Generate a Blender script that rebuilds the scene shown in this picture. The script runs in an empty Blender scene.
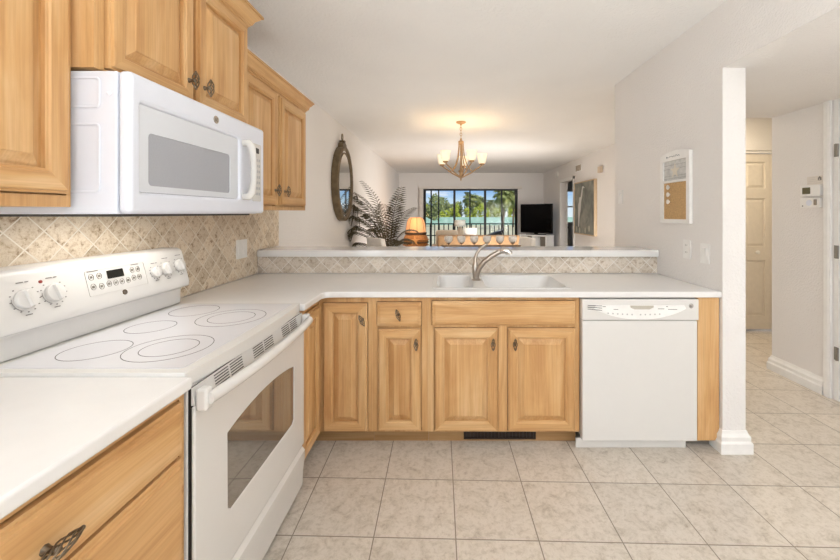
import bpy, bmesh, math, random
from mathutils import Vector as V, Matrix
random.seed(7)
S = bpy.context.scene
COL = S.collection
PI = math.pi
R = math.radians

# ------------------------------------------------------------------ camera, world, sun, area lights, exposure
cam_data = bpy.data.cameras.new('camera'); cam = bpy.data.objects.new('camera', cam_data); COL.objects.link(cam)
cam.location = (0, 0, 1.3); cam.rotation_euler = (R(90), 0, 0)
cam_data.sensor_width = 36; cam_data.lens = 36*373/840
cam_data.shift_x = -27/840; cam_data.shift_y = -67/840
cam_data.clip_start = 0.02; cam_data.clip_end = 500
S.camera = cam

S.view_settings.view_transform = 'Standard'; S.view_settings.look = 'None'
S.view_settings.exposure = 0.27; S.view_settings.gamma = 1.0
try: S.view_settings.use_curve_mapping = False
except Exception: pass

world = bpy.data.worlds.new('sky'); S.world = world; world.use_nodes = True
wn = world.node_tree.nodes; wl = world.node_tree.links
wtc = wn.new('ShaderNodeTexCoord'); wsep = wn.new('ShaderNodeSeparateXYZ'); wl.new(wtc.outputs['Generated'], wsep.inputs[0])
wr = wn.new('ShaderNodeValToRGB'); wl.new(wsep.outputs['Z'], wr.inputs[0])
e = wr.color_ramp.elements
e[0].position = 0.0; e[0].color = (0.78, 0.88, 0.95, 1)
e[1].position = 0.075; e[1].color = (0.13, 0.36, 0.80, 1)
x_ = e.new(0.035); x_.color = (0.52, 0.72, 0.92, 1)
x_ = e.new(0.5); x_.color = (0.20, 0.42, 0.80, 1)
wmap = wn.new('ShaderNodeMapping'); wmap.inputs['Scale'].default_value = (9, 9, 40); wl.new(wtc.outputs['Generated'], wmap.inputs[0])
wno = wn.new('ShaderNodeTexNoise'); wno.inputs['Scale'].default_value = 1.6; wno.inputs['Detail'].default_value = 5; wl.new(wmap.outputs[0], wno.inputs['Vector'])
wcr = wn.new('ShaderNodeValToRGB'); wcr.color_ramp.elements[0].position = .52; wcr.color_ramp.elements[1].position = .72; wl.new(wno.outputs['Fac'], wcr.inputs[0])
wmx = wn.new('ShaderNodeMixRGB'); wl.new(wcr.outputs[0], wmx.inputs[0]); wl.new(wr.outputs[0], wmx.inputs[1]); wmx.inputs[2].default_value = (.92, .94, .97, 1)
wl.new(wmx.outputs[0], wn['Background'].inputs['Color']); wn['Background'].inputs['Strength'].default_value = 0.85

def light(name, kind, loc, energy, color, rot=(0, 0, 0), size=None, size_y=None, spread=None):
    d = bpy.data.lights.new(name, kind); d.energy = energy; d.color = color
    if kind == 'AREA':
        d.shape = 'RECTANGLE'; d.size = size; d.size_y = size_y or size
    elif kind == 'POINT': d.shadow_soft_size = size or .05
    if spread: d.spread = R(spread)
    o = bpy.data.objects.new(name, d); COL.objects.link(o); o.location = loc; o.rotation_euler = rot
    return o
sun = light('sun', 'SUN', (0, 0, 30), 2.7, (1, .95, .85), (R(48), 0, R(25))); sun.data.angle = R(1)
# cool fill light at an unseen window, both added behind the camera
light('rear_fill', 'AREA', (0.35, -1.72, 1.45), 5, (.84, .93, 1.0), (R(90), 0, 0), 2.5, 1.6)
# fill light added left of and behind the camera to brighten the right wall
light('side_fill', 'AREA', (-1.30, -.85, 1.5), 36, (.88, .95, 1.0), (R(90), 0, R(-75)), 1.3, 1.3)
# fill light added for the living room, hidden by the kitchen wall
light('living_fill', 'AREA', (2.40, 5.15, 1.10), 50, (1, .98, .96), (R(76), 0, R(36)), 1.3, 1.3, 115)
# unseen lights added to brighten the rooms; only the passage light follows visible warmth
light('kitchen_fill', 'AREA', (0.15, 0.75, 2.365), .4, (.95, .98, 1), (0, 0, 0), 1.15, .5)  # added fill below the unseen ceiling box
light('kitchen_bounce_fill', 'AREA', (0.75, -1.2, .5), 80, (.95, .98, 1.0), (PI, 0, 0), .6, .6, 150)  # added bounce onto the kitchen ceiling, no lamp body
light('dining_bounce_fill', 'AREA', (-.1, 3.7, .25), 6.0, (1, .97, .94), (PI, 0, 0), .4, .4, 150)  # added bounce hidden behind the half wall, no lamp body
light('sofa_bounce_fill', 'AREA', (0.6, 6.5, .20), 15, (1, .95, .90), (PI, 0, 0), .4, .4, 150)  # added bounce for the far ceiling and wall, no lamp body
light('hall_fill', 'AREA', (2.15, 0.9, 2.03), 4, (.96, .98, 1), (0, 0, 0), .3, .3)  # added fill for the hall, out of view
light('passage_lamp', 'AREA', (2.75, 3.62, 2.35), 11, (1, .84, .60), (0, 0, 0), .26, .26)
light('entry_fill', 'AREA', (2.2, 4.15, 2.35), 4, (1, .98, .95), (0, 0, 0), .4, .4)  # added fill for living room and hall, hidden by the kitchen wall
light('backsplash_fill', 'AREA', (-1.12, 1.37, 1.286), 1.3, (1, .96, .90), (0, 0, 0), .12, .5)  # added under the microwave to brighten the tile

# ------------------------------------------------------------------ materials
def srgb(r, g, b):
    f = lambda c: (c/255)/12.92 if c/255 <= .04045 else ((c/255+.055)/1.055)**2.4
    return (f(r), f(g), f(b), 1)
class NT:
    def __init__(s, name):
        s.m = bpy.data.materials.new(name); s.m.use_nodes = True
        s.n = s.m.node_tree.nodes; s.l = s.m.node_tree.links; s.b = s.n['Principled BSDF']
    def node(s, t, **kw):
        o = s.n.new(t)
        for k, v in kw.items():
            if k.startswith('_'): setattr(o, k[1:], v)
            else: o.inputs[k.replace('__', ' ')].default_value = v
        return o
    def link(s, a, b): s.l.new(a, b)
    def ramp(s, src, stops):
        r = s.n.new('ShaderNodeValToRGB'); s.l.new(src, r.inputs[0])
        el = r.color_ramp.elements
        el[0].position, el[0].color = stops[0]; el[1].position, el[1].color = stops[-1]
        for p, c in stops[1:-1]:
            q = el.new(p); q.color = c
        return r.outputs[0]
    def bump(s, src, strength, dist=.01):
        b = s.node('ShaderNodeBump', Strength=strength, Distance=dist); s.l.new(src, b.inputs['Height']); s.l.new(b.outputs[0], s.b.inputs['Normal'])
def plain(name, col, rough=.5, metal=0, emit=0, ecol=None, coat=0, var=.03, scale=20, spec=.5, bump=0, bscale=200):
    t = NT(name); p = t.b
    tc = t.node('ShaderNodeTexCoord')
    no = t.node('ShaderNodeTexNoise', Scale=scale, Detail=3); t.link(tc.outputs['Object'], no.inputs['Vector'])
    lo = tuple(max(0, c*(1-var)) for c in col[:3])+(1,); hi = tuple(min(1, c*(1+var)) for c in col[:3])+(1,)
    t.link(t.ramp(no.outputs['Fac'], [(.3, lo), (.7, hi)]), p.inputs['Base Color'])
    p.inputs['Roughness'].default_value = rough; p.inputs['Metallic'].default_value = metal
    p.inputs['Specular IOR Level'].default_value = spec; p.inputs['Coat Weight'].default_value = coat
    if emit:
        p.inputs['Emission Color'].default_value = ecol or col; p.inputs['Emission Strength'].default_value = emit
    if bump:
        nb = t.node('ShaderNodeTexNoise', Scale=bscale, Detail=2); t.link(tc.outputs['Object'], nb.inputs['Vector']); t.bump(nb.outputs['Fac'], bump, .004)
    return t.m
def wood(name, axis, tone=0):
    t = NT(name)
    tc = t.node('ShaderNodeTexCoord'); oi = t.node('ShaderNodeObjectInfo')
    ad = t.node('ShaderNodeVectorMath', _operation='MULTIPLY_ADD'); ad.inputs[1].default_value = (1, 1, 1)
    mul = t.node('ShaderNodeMath', _operation='MULTIPLY'); mul.inputs[1].default_value = 37.0
    t.link(oi.outputs['Random'], mul.inputs[0]); t.link(tc.outputs['Object'], ad.inputs[0]); t.link(mul.outputs[0], ad.inputs[2])
    sc = [1, 1, 1]; sc['xyz'.index(axis)] = .09
    mp = t.node('ShaderNodeMapping', Scale=sc); t.link(ad.outputs[0], mp.inputs[0])
    n1 = t.node('ShaderNodeTexNoise', Scale=14, Detail=5, Roughness=.6, Distortion=.8); t.link(mp.outputs[0], n1.inputs['Vector'])
    sc2 = [1, 1, 1]; sc2['xyz'.index(axis)] = .02
    mp2 = t.node('ShaderNodeMapping', Scale=sc2); t.link(ad.outputs[0], mp2.inputs[0])
    n2 = t.node('ShaderNodeTexNoise', Scale=160, Detail=2); t.link(mp2.outputs[0], n2.inputs['Vector'])
    n3 = t.node('ShaderNodeTexNoise', Scale=3.0, Detail=3, Distortion=1.5); t.link(ad.outputs[0], n3.inputs['Vector'])
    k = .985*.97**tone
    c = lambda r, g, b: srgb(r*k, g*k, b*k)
    base = t.ramp(n1.outputs['Fac'], [(.28, c(198, 148, 94)), (.5, c(219, 174, 119)), (.72, c(232, 196, 147))])
    fine = t.ramp(n2.outputs['Fac'], [(.3, (.86, .82, .77, 1)), (.6, (1, 1, 1, 1))])
    big = t.ramp(n3.outputs['Fac'], [(.3, (.93, .88, .82, 1)), (.65, (1, 1, 1, 1))])
    m1 = t.node('ShaderNodeMixRGB', _blend_type='MULTIPLY', Fac=.8); t.link(base, m1.inputs[1]); t.link(fine, m1.inputs[2])
    m2 = t.node('ShaderNodeMixRGB', _blend_type='MULTIPLY', Fac=.8); t.link(m1.outputs[0], m2.inputs[1]); t.link(big, m2.inputs[2])
    t.link(m2.outputs[0], t.b.inputs['Base Color'])
    t.b.inputs['Roughness'].default_value = .38; t.b.inputs['Specular IOR Level'].default_value = .4
    return t.m
WOODX, WOODY, WOODZ = wood('maple_grain_x', 'x'), wood('maple_grain_y', 'y'), wood('maple_grain_z', 'z')
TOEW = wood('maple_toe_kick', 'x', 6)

def wallmat(name, col, bump=.42, scale=80):
    t = NT(name); tc = t.node('ShaderNodeTexCoord')
    n = t.node('ShaderNodeTexNoise', Scale=scale, Detail=4, Roughness=.6); t.link(tc.outputs['Object'], n.inputs['Vector'])
    t.bump(n.outputs['Fac'], bump, .012)
    n2 = t.node('ShaderNodeTexNoise', Scale=2, Detail=2); t.link(tc.outputs['Object'], n2.inputs['Vector'])
    lo = tuple(c*.97 for c in col[:3])+(1,)
    t.link(t.ramp(n2.outputs['Fac'], [(.3, lo), (.7, col)]), t.b.inputs['Base Color'])
    t.b.inputs['Roughness'].default_value = .75; t.b.inputs['Specular IOR Level'].default_value = .25
    return t.m
WALL = wallmat('wall_paint', srgb(239, 235, 231))
CEIL = wallmat('ceiling_paint', srgb(241, 239, 236), .5, 60)
TRIM = plain('white_trim_paint', srgb(243, 241, 237), .4)

def floor_tile():
    t = NT('floor_tile'); tc = t.node('ShaderNodeTexCoord'); sp = t.node('ShaderNodeSeparateXYZ'); t.link(tc.outputs['Object'], sp.inputs[0])
    T = .329
    def lin(a, b, off):
        m = t.node('ShaderNodeMath', _operation='MULTIPLY_ADD'); t.link(sp.outputs[a], m.inputs[0]); m.inputs[1].default_value = b[0]; 
        m2 = t.node('ShaderNodeMath', _operation='ADD'); t.link(sp.outputs[b[1]], m2.inputs[0]); m2.inputs[1].default_value = off
        t.link(m2.outputs[0], m.inputs[2]); return m.outputs[0]
    c = lin('Y', (.019, 'X'), -.0635 + 40*T); r = lin('X', (.0257, 'Y'), -1.8167 + 40*T)
    cb = t.node('ShaderNodeCombineXYZ'); t.link(c, cb.inputs[0]); t.link(r, cb.inputs[1])
    br = t.node('ShaderNodeTexBrick', Scale=1, _offset=0, _squash=1); t.link(cb.outputs[0], br.inputs['Vector'])
    br.inputs['Mortar Size'].default_value = .0024; br.inputs['Mortar Smooth'].default_value = .1
    br.inputs['Brick Width'].default_value = T; br.inputs['Row Height'].default_value = T
    br.inputs['Color1'].default_value = (.94, .94, .94, 1); br.inputs['Color2'].default_value = (1.0, 1.0, 1.0, 1)
    n = t.node('ShaderNodeTexNoise', Scale=15, Detail=10, Roughness=.78, Distortion=.6); t.link(tc.outputs['Object'], n.inputs['Vector'])
    st = t.ramp(n.outputs['Fac'], [(.3, srgb(172, 158, 141)), (.44, srgb(207, 196, 181)), (.56, srgb(220, 210, 197)), (.7, srgb(193, 181, 165))])
    n4 = t.node('ShaderNodeTexNoise', Scale=48, Detail=5, Roughness=.7); t.link(tc.outputs['Object'], n4.inputs['Vector'])
    sp2 = t.ramp(n4.outputs['Fac'], [(.34, (.78, .75, .71, 1)), (.5, (1, 1, 1, 1))])
    m0 = t.node('ShaderNodeMixRGB', _blend_type='MULTIPLY', Fac=.8); t.link(st, m0.inputs[1]); t.link(sp2, m0.inputs[2])
    m = t.node('ShaderNodeMixRGB', _blend_type='MULTIPLY', Fac=1); t.link(m0.outputs[0], m.inputs[1]); t.link(br.outputs['Color'], m.inputs[2])
    mx = t.node('ShaderNodeMixRGB'); t.link(br.outputs['Fac'], mx.inputs[0]); t.link(m.outputs[0], mx.inputs[1]); mx.inputs[2].default_value = srgb(140, 128, 113)
    t.link(mx.outputs[0], t.b.inputs['Base Color'])
    t.b.inputs['Roughness'].default_value = .36
    inv = t.node('ShaderNodeMath', _operation='SUBTRACT'); inv.inputs[0].default_value = 1; t.link(br.outputs['Fac'], inv.inputs[1])
    t.bump(inv.outputs[0], .35, .004)
    return t.m
FLOOR = floor_tile()

def stone_tile(name, axis, grout=(238, 229, 214), stops=((146, 120, 92), (212, 194, 168), (235, 224, 206), (196, 172, 142))):
    t = NT(name); tc = t.node('ShaderNodeTexCoord'); sp = t.node('ShaderNodeSeparateXYZ'); t.link(tc.outputs['Object'], sp.inputs[0])
    cb = t.node('ShaderNodeCombineXYZ'); t.link(sp.outputs[axis], cb.inputs[0]); t.link(sp.outputs['Z'], cb.inputs[1])
    mp = t.node('ShaderNodeMapping', Location=(8.03, 8.0, 0), Rotation=(0, 0, R(45))); t.link(cb.outputs[0], mp.inputs[0])
    br = t.node('ShaderNodeTexBrick', Scale=1, _offset=0, _squash=1); t.link(mp.outputs[0], br.inputs['Vector'])
    br.inputs['Mortar Size'].default_value = .0023; br.inputs['Mortar Smooth'].default_value = .15
    br.inputs['Brick Width'].default_value = .082; br.inputs['Row Height'].default_value = .082
    br.inputs['Color1'].default_value = (.80, .75, .68, 1); br.inputs['Color2'].default_value = (1.12, 1.10, 1.07, 1)
    n = t.node('ShaderNodeTexNoise', Scale=42, Detail=9, Roughness=.75, Distortion=.15); t.link(tc.outputs['Object'], n.inputs['Vector'])
    st = t.ramp(n.outputs['Fac'], [(p, srgb(*q)) for p, q in zip((.34, .44, .56, .66), stops)])
    m = t.node('ShaderNodeMixRGB', _blend_type='MULTIPLY', Fac=.8); t.link(st, m.inputs[1]); t.link(br.outputs['Color'], m.inputs[2])
    mx = t.node('ShaderNodeMixRGB'); t.link(br.outputs['Fac'], mx.inputs[0]); t.link(m.outputs[0], mx.inputs[1]); mx.inputs[2].default_value = srgb(*grout)
    t.link(mx.outputs[0], t.b.inputs['Base Color']); t.b.inputs['Roughness'].default_value = .5
    t.bump(n.outputs['Fac'], .2, .004)
    return t.m
TILE_Y, TILE_X = stone_tile('tumbled_stone_tile_left', 'Y'), stone_tile('tumbled_stone_tile_front', 'X', (238, 231, 222), ((176, 154, 132), (214, 201, 184), (232, 223, 212), (200, 182, 162)))

LAM = plain('white_solid_surface', srgb(234, 232, 229), .22, var=.01)
WHITE = plain('white_enamel', srgb(224, 221, 216), .22, var=.005)
COOL = plain('white_plastic', srgb(230, 233, 242), .3, var=.005)
MW_IN = plain('microwave_door_inset', srgb(222, 225, 230), .15, var=.005)
MW_WIN = plain('microwave_screen', srgb(172, 174, 180), .12, var=.04, scale=300)
GLASSTOP = plain('white_ceramic_glass', srgb(228, 227, 230), .07, var=.006, coat=.3)
RINGM = plain('burner_ring_print', srgb(120, 118, 116), .15)
DARKGLASS = plain('oven_window_glass', srgb(104, 100, 95), .04, var=.06, scale=6, spec=1.0, coat=1)
DARKGLASS.node_tree.nodes['Principled BSDF'].inputs['Coat IOR'].default_value = 2.6; DARKGLASS.node_tree.nodes['Principled BSDF'].inputs['Coat Roughness'].default_value = .02
BLACK = plain('black_plastic', srgb(24, 24, 24), .3)
GAP = plain('dark_gap', srgb(34, 30, 27), .7)
LCD = plain('lcd_glass', srgb(20, 22, 20), .08)
LCDG = plain('olive_lcd', srgb(98, 92, 60), .2)
PRINT = plain('grey_print', srgb(128, 123, 118), .5)
FAINT = plain('pale_grey_print', srgb(204, 199, 193), .5)
SLOT = plain('vent_slot', srgb(72, 68, 64), .6)
PEWTER = plain('antique_pewter', srgb(126, 112, 94), .35, metal=.9, var=.2)
STEEL = plain('brushed_nickel', srgb(182, 172, 160), .28, metal=1, var=.04)
CHROME = plain('bright_chrome', srgb(215, 213, 210), .18, metal=1)
HINGE = plain('hinge_nickel', srgb(150, 144, 134), .35, metal=.8)
BRASS = plain('antique_gold', srgb(190, 156, 116), .42, metal=.5, var=.1)
BRONZE = plain('distressed_bronze_wood', srgb(112, 96, 72), .5, metal=.25, var=.3, scale=14)
MIRROR = plain('mirror_silver', srgb(225, 222, 215), .03, metal=1, var=.0)
CORK = plain('cork', srgb(200, 164, 116), .9, var=.22, scale=160)
FROST = plain('frosted_lit_glass', srgb(255, 240, 215), .4, emit=.5, ecol=(1, .84, .58, 1))
PALM = plain('dark_palm_frond', srgb(82, 74, 50), .6, var=.35, scale=18)
PALMP = plain('woven_planter', srgb(150, 118, 80), .8, var=.2)
LAMPSH = plain('lit_parchment_shade', srgb(232, 168, 108), .7, emit=.34, ecol=(1, .50, .24, 1))
RATTAN = plain('honey_rattan', srgb(205, 140, 80), .6, var=.25, scale=40)
RIM = plain('dark_rattan_rim', srgb(92, 70, 48), .6, var=.2)
LINEN = plain('beige_linen', srgb(186, 170, 150), .9, var=.08, scale=90)
TAN = plain('tan_upholstery', srgb(146, 114, 80), .85, var=.1, scale=60)
WFAB = plain('white_slipcover', srgb(236, 230, 222), .9, var=.03)
IVORY = plain('ivory_shade', srgb(226, 228, 220), .8)
TVB = plain('tv_black', srgb(8, 8, 9), .3, spec=.2)
TVS = plain('tv_screen', srgb(3, 3, 4), .12, spec=.1)
ALU = plain('dark_bronze_aluminium', srgb(32, 30, 28), .45, metal=.3)
PATIO = plain('dark_patio_mesh', srgb(40, 38, 36), .7)
DOORW = plain('painted_door', srgb(231, 222, 208), .45)
SOIL = plain('potting_soil', srgb(60, 46, 34), .95)
def glass(name, rough=0, tint=(1, 1, 1, 1), alpha=.12):
    t = NT(name); t.n.remove(t.b)
    out = t.n['Material Output']; tr = t.node('ShaderNodeBsdfTransparent', Color=tint); gl = t.node('ShaderNodeBsdfGlossy', Roughness=rough)
    lw = t.node('ShaderNodeLayerWeight', Blend=.25); ml = t.node('ShaderNodeMath', _operation='MULTIPLY_ADD'); ml.inputs[1].default_value = .03; ml.inputs[2].default_value = alpha*.06
    t.link(lw.outputs['Fresnel'], ml.inputs[0])
    mx = t.node('ShaderNodeMixShader'); t.link(ml.outputs[0], mx.inputs[0]); t.link(tr.outputs[0], mx.inputs[1]); t.link(gl.outputs[0], mx.inputs[2]); t.link(mx.outputs[0], out.inputs[0])
    return t.m
PANE = glass('window_pane', 0, (.97, .98, .98, 1), .05)
def votive():
    t = NT('frosted_votive_glass'); out = t.n['Material Output']; tr = t.node('ShaderNodeBsdfTransparent', Color=(1, .98, .96, 1)); t.b.inputs['Base Color'].default_value = srgb(240, 232, 222); t.b.inputs['Roughness'].default_value = .2
    n = t.node('ShaderNodeTexNoise', Scale=120, Detail=2); r = t.ramp(n.outputs['Fac'], [(.4, (.4, .4, .4, 1)), (.6, (.85, .85, .85, 1))])
    mx = t.node('ShaderNodeMixShader'); t.link(r, mx.inputs[0]); t.link(tr.outputs[0], mx.inputs[1]); t.link(t.b.outputs[0], mx.inputs[2]); t.link(mx.outputs[0], out.inputs[0]); return t.m
VOTIVE = votive()
def leafmat(name, a, b, c):
    t = NT(name); tc = t.node('ShaderNodeTexCoord'); n = t.node('ShaderNodeTexNoise', Scale=1.1, Detail=6, Roughness=.7); t.link(tc.outputs['Object'], n.inputs['Vector'])
    t.link(t.ramp(n.outputs['Fac'], [(.32, a), (.5, b), (.68, c)]), t.b.inputs['Base Color']); t.b.inputs['Roughness'].default_value = .7
    return t.m
OAK = leafmat('oak_leaves', srgb(92, 104, 62), srgb(134, 142, 88), srgb(178, 178, 118))
HEDGE = leafmat('bright_hedge_leaves', srgb(120, 138, 40), srgb(176, 184, 62), srgb(214, 208, 92))
PALMG = leafmat('palm_leaves', srgb(84, 98, 50), srgb(138, 146, 80), srgb(196, 188, 116))
TRUNK = plain('palm_trunk', srgb(112, 96, 76), .9, var=.2)
GROUND = plain('sandy_grass', srgb(220, 202, 160), .95, var=.15, scale=.4)
def teal():
    t = NT('teal_windscreen'); tc = t.node('ShaderNodeTexCoord'); n = t.node('ShaderNodeTexNoise', Scale=.6, Detail=4); t.link(tc.outputs['Object'], n.inputs['Vector'])
    t.link(t.ramp(n.outputs['Fac'], [(.35, srgb(138, 178, 164)), (.7, srgb(188, 212, 202))]), t.b.inputs['Base Color']); t.b.inputs['Roughness'].default_value = .8
    return t.m
TEAL = teal()
def painting_mat():
    t = NT('grey_sea_canvas'); tc = t.node('ShaderNodeTexCoord'); n = t.node('ShaderNodeTexNoise', Scale=4, Detail=6, Distortion=.5); t.link(tc.outputs['Object'], n.inputs['Vector'])
    t.link(t.ramp(n.outputs['Fac'], [(.3, srgb(96, 96, 88)), (.5, srgb(124, 124, 114)), (.7, srgb(146, 143, 130))]), t.b.inputs['Base Color']); t.b.inputs['Roughness'].default_value = .7
    return t.m
CANVAS = painting_mat()
PALE = plain('pale_board_print', srgb(205, 204, 200), .7, var=.12, scale=40)
SAND = plain('sand_print', srgb(224, 216, 200), .8)

# ------------------------------------------------------------------ mesh helpers
class F:                                            # a face frame: origin, right, up; third axis points out of the face
    def __init__(s, o, u, v=(0, 0, 1)):
        s.o, s.u, s.v = V(o), V(u), V(v); s.n = s.u.cross(s.v)
    def __call__(s, a, b, c=0): return s.o + s.u*a + s.v*b + s.n*c
def FX(x): return F((x, 0, 0), (0, 1, 0))           # faces +x: a = world y, b = height
def FNY(y): return F((0, y, 0), (1, 0, 0))          # faces the camera: a = world x
def FNX(x): return F((x, 0, 0), (0, -1, 0))         # faces -x: a = -world y
WORLD = F((0, 0, 0), (1, 0, 0), (0, 1, 0))          # a=x b=y c=z
class MB:
    def __init__(s): s.v = []; s.f = []; s.mi = []; s.cur = 0
    def add(s, vs, fs):
        k = len(s.v); s.v += [tuple(p) for p in vs]
        for f in fs: s.f.append([i+k for i in f]); s.mi.append(s.cur)
    def box(s, x0, x1, y0, y1, z0, z1):
        s.add([(x, y, z) for z in (z0, z1) for y in (y0, y1) for x in (x0, x1)],
              [(0, 2, 3, 1), (4, 5, 7, 6), (0, 1, 5, 4), (2, 6, 7, 3), (0, 4, 6, 2), (1, 3, 7, 5)]); return s
    def fbox(s, fr, a0, a1, b0, b1, c0, c1):
        s.add([fr(a, b, c) for c in (c0, c1) for b in (b0, b1) for a in (a0, a1)],
              [(0, 2, 3, 1), (4, 5, 7, 6), (0, 1, 5, 4), (2, 6, 7, 3), (0, 4, 6, 2), (1, 3, 7, 5)]); return s
    def loft(s, rings, cap0=True, cap1=True, closed=True):
        n = len(rings[0]); fs = []
        for i in range(len(rings)-1):
            for j in range(n if closed else n-1):
                k = (j+1) % n; fs.append((i*n+j, i*n+k, (i+1)*n+k, (i+1)*n+j))
        if cap0: fs.append(tuple(range(n-1, -1, -1)))
        if cap1: fs.append(tuple((len(rings)-1)*n+j for j in range(n)))
        s.add([p for r in rings for p in r], fs); return s
    def tube(s, pts, r, n=8, caps=True):
        pts = [V(p) for p in pts]; rr = r if isinstance(r, (list, tuple)) else [r]*len(pts)
        rings = []; up = None
        for i, p in enumerate(pts):
            d = (pts[min(i+1, len(pts)-1)]-pts[max(i-1, 0)]).normalized()
            if up is None:
                up = V((0, 0, 1)) if abs(d.z) < .9 else V((1, 0, 0))
            a = (up - d*up.dot(d)).normalized(); b = d.cross(a); up = a
            rings.append([p+(a*math.cos(2*PI*k/n)+b*math.sin(2*PI*k/n))*rr[i] for k in range(n)])
        return s.loft(rings, caps, caps)
    def lathe(s, prof, fr=None, n=24, sx=1, sy=1):   # prof: (radius, height along the frame's third axis)
        fr = fr or WORLD
        rings = [[fr(r*sx*math.cos(2*PI*k/n), r*sy*math.sin(2*PI*k/n), h) for k in range(n)] for r, h in prof]
        return s.loft(rings, prof[0][0] > 1e-6, prof[-1][0] > 1e-6)
    def prism(s, fr, outer, c0, c1, holes=()):
        bm = bmesh.new(); loops = [list(outer)]+[list(h) for h in holes]; es = []; lv = []
        for lp in loops:
            vs = [bm.verts.new((a, b, 0)) for a, b in lp]; lv.append(vs)
            es += [bm.edges.new((vs[i], vs[(i+1) % len(vs)])) for i in range(len(vs))]
        bmesh.ops.triangle_fill(bm, use_beauty=True, use_dissolve=False, edges=es)
        bm.verts.index_update(); n = len(bm.verts); tri = []
        for f in bm.faces:
            ix = [v.index for v in f.verts]
            if f.normal.z < 0: ix.reverse()
            tri.append(ix)
        co = [(v.co.x, v.co.y) for v in bm.verts]; lidx = [[v.index for v in vs] for vs in lv]
        bm.free()
        fs = [tuple(i+n for i in t) for t in tri]+[tuple(reversed(t)) for t in tri]
        for q, ix in enumerate(lidx):
            ar = sum(co[ix[i]][0]*co[ix[(i+1) % len(ix)]][1]-co[ix[(i+1) % len(ix)]][0]*co[ix[i]][1] for i in range(len(ix)))
            fwd = (ar > 0) == (q == 0)
            for i in range(len(ix)):
                a, b = ix[i], ix[(i+1) % len(ix)]
                fs.append((a, b, b+n, a+n) if fwd else (b, a, a+n, b+n))
        s.add([fr(a, b, c0) for a, b in co]+[fr(a, b, c1) for a, b in co], fs); return s
    def sphere(s, c, r, n=12, m=8, sz=1):
        return s.lathe([(max(r*math.sin(PI*i/m), 1e-7), -r*sz*math.cos(PI*i/m)) for i in range(m+1)], F(c, (1, 0, 0), (0, 1, 0)), n)
def rrect(a0, a1, b0, b1, r, n=4):
    out = []
    for ca, cb, t0 in ((a1-r, b0+r, -90), (a1-r, b1-r, 0), (a0+r, b1-r, 90), (a0+r, b0+r, 180)):
        for i in range(n+1):
            t = R(t0+90*i/n); out.append((ca+r*math.cos(t), cb+r*math.sin(t)))
    return out
def circ(a, b, r, n=24, rb=None): return [(a+r*math.cos(2*PI*i/n), b+(rb or r)*math.sin(2*PI*i/n)) for i in range(n)]
def wloc(o):
    p = V((0, 0, 0))
    while o is not None: p += V(o.location); o = o.parent
    return p
def obj(name, mb, mat, parent=None, bevel=0, smooth=0, seg=2, base=None):
    me = bpy.data.meshes.new(name)
    off = wloc(parent) if parent is not None else V((0, 0, 0))
    if parent is None and base is not None: off = V(base)
    me.from_pydata([tuple(V(p)-off) for p in mb.v], [], mb.f)
    mats = mat if isinstance(mat, (list, tuple)) else [mat]
    for m in mats: me.materials.append(m)
    me.polygons.foreach_set('material_index', mb.mi)
    me.update()
    bm = bmesh.new(); bm.from_mesh(me); bmesh.ops.recalc_face_normals(bm, faces=bm.faces) if mb_solid(mb) else None; bm.to_mesh(me); bm.free()
    if smooth:
        me.polygons.foreach_set('use_smooth', [True]*len(me.polygons)); me.set_sharp_from_angle(angle=R(smooth))
    o = bpy.data.objects.new(name, me); COL.objects.link(o)
    if parent is not None: o.parent = parent
    elif base is not None: o.location = base
    if bevel:
        b = o.modifiers.new('bevel', 'BEVEL'); b.width = bevel; b.segments = seg; b.limit_method = 'ANGLE'; b.angle_limit = R(40)
    return o
def mb_solid(mb): return len(mb.f) < 20000
def thing(name, label, cat, loc=(0, 0, 0), group=None):
    o = bpy.data.objects.new(name, None); COL.objects.link(o); o.location = loc; o.empty_display_size = .05
    return tag(o, label, cat, group)
def tag(o, label, cat, group=None):
    o['label'] = label; o['category'] = cat
    if group: o['group'] = group
    return o
def struct(name, mb, mat, parent=None, **kw):
    o = obj(name, mb, mat, parent, **kw)
    if parent is None: o['kind'] = 'structure'
    return o
def sroot(name):
    o = bpy.data.objects.new(name, None); COL.objects.link(o); o['kind'] = 'structure'; return o

# ------------------------------------------------------------------ the setting
XL, XR, HC = -1.36, 1.50, 2.44
mb = MB(); mb.box(-1.5, 4.2, -1.85, 10.75, -.1, 0); struct('floor', mb, FLOOR)
mb = MB(); mb.box(-1.5, 1.49, -1.85, 10.75, HC, 2.55); mb.box(1.49, 4.2, 3.1, 10.75, HC, 2.55); mb.box(1.49, 1.63, -1.85, 3.1, HC, 2.55); struct('ceiling', mb, CEIL)
mb = MB(); mb.box(1.625, 2.82, -1.85, 3.10, 2.09, 2.55); struct('ceiling_hall', mb, WALL)    # dropped hall ceiling
mb = MB(); mb.box(-1.5, XL, -1.85, 10.75, 0, HC); struct('wall_left', mb, WALL)
mb = MB(); mb.prism(FNX(XR), [(-3.33, 0), (-2.03, 0), (-2.03, 2.09), (1.85, 2.09), (1.85, HC), (-3.33, HC)], -.125, 0); struct('wall_right', mb, WALL)   # with the header over the opening
mb = MB(); mb.box(2.70, 2.82, 2.601, 3.10, 0, 2.09); mb.box(2.70, 2.82, -1.85, 1.76, 0, 2.09); struct('wall_hall', mb, WALL)
mb = MB(); mb.box(2.75, 3.2, 4.07, 4.19, 0, HC); mb.box(3.2, 3.9, 4.07, 4.19, 1.985, HC); mb.box(3.9, 4.2, 4.07, 4.19, 0, HC); struct('wall_closet', mb, WALL)
mb = MB(); mb.box(2.82, 4.2, 2.98, 3.10, 0, HC); struct('wall_passage', mb, WALL)
mb = MB(); mb.box(4.08, 4.2, 3.10, 4.07, 0, HC); struct('wall_passage_end', mb, WALL)
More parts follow.
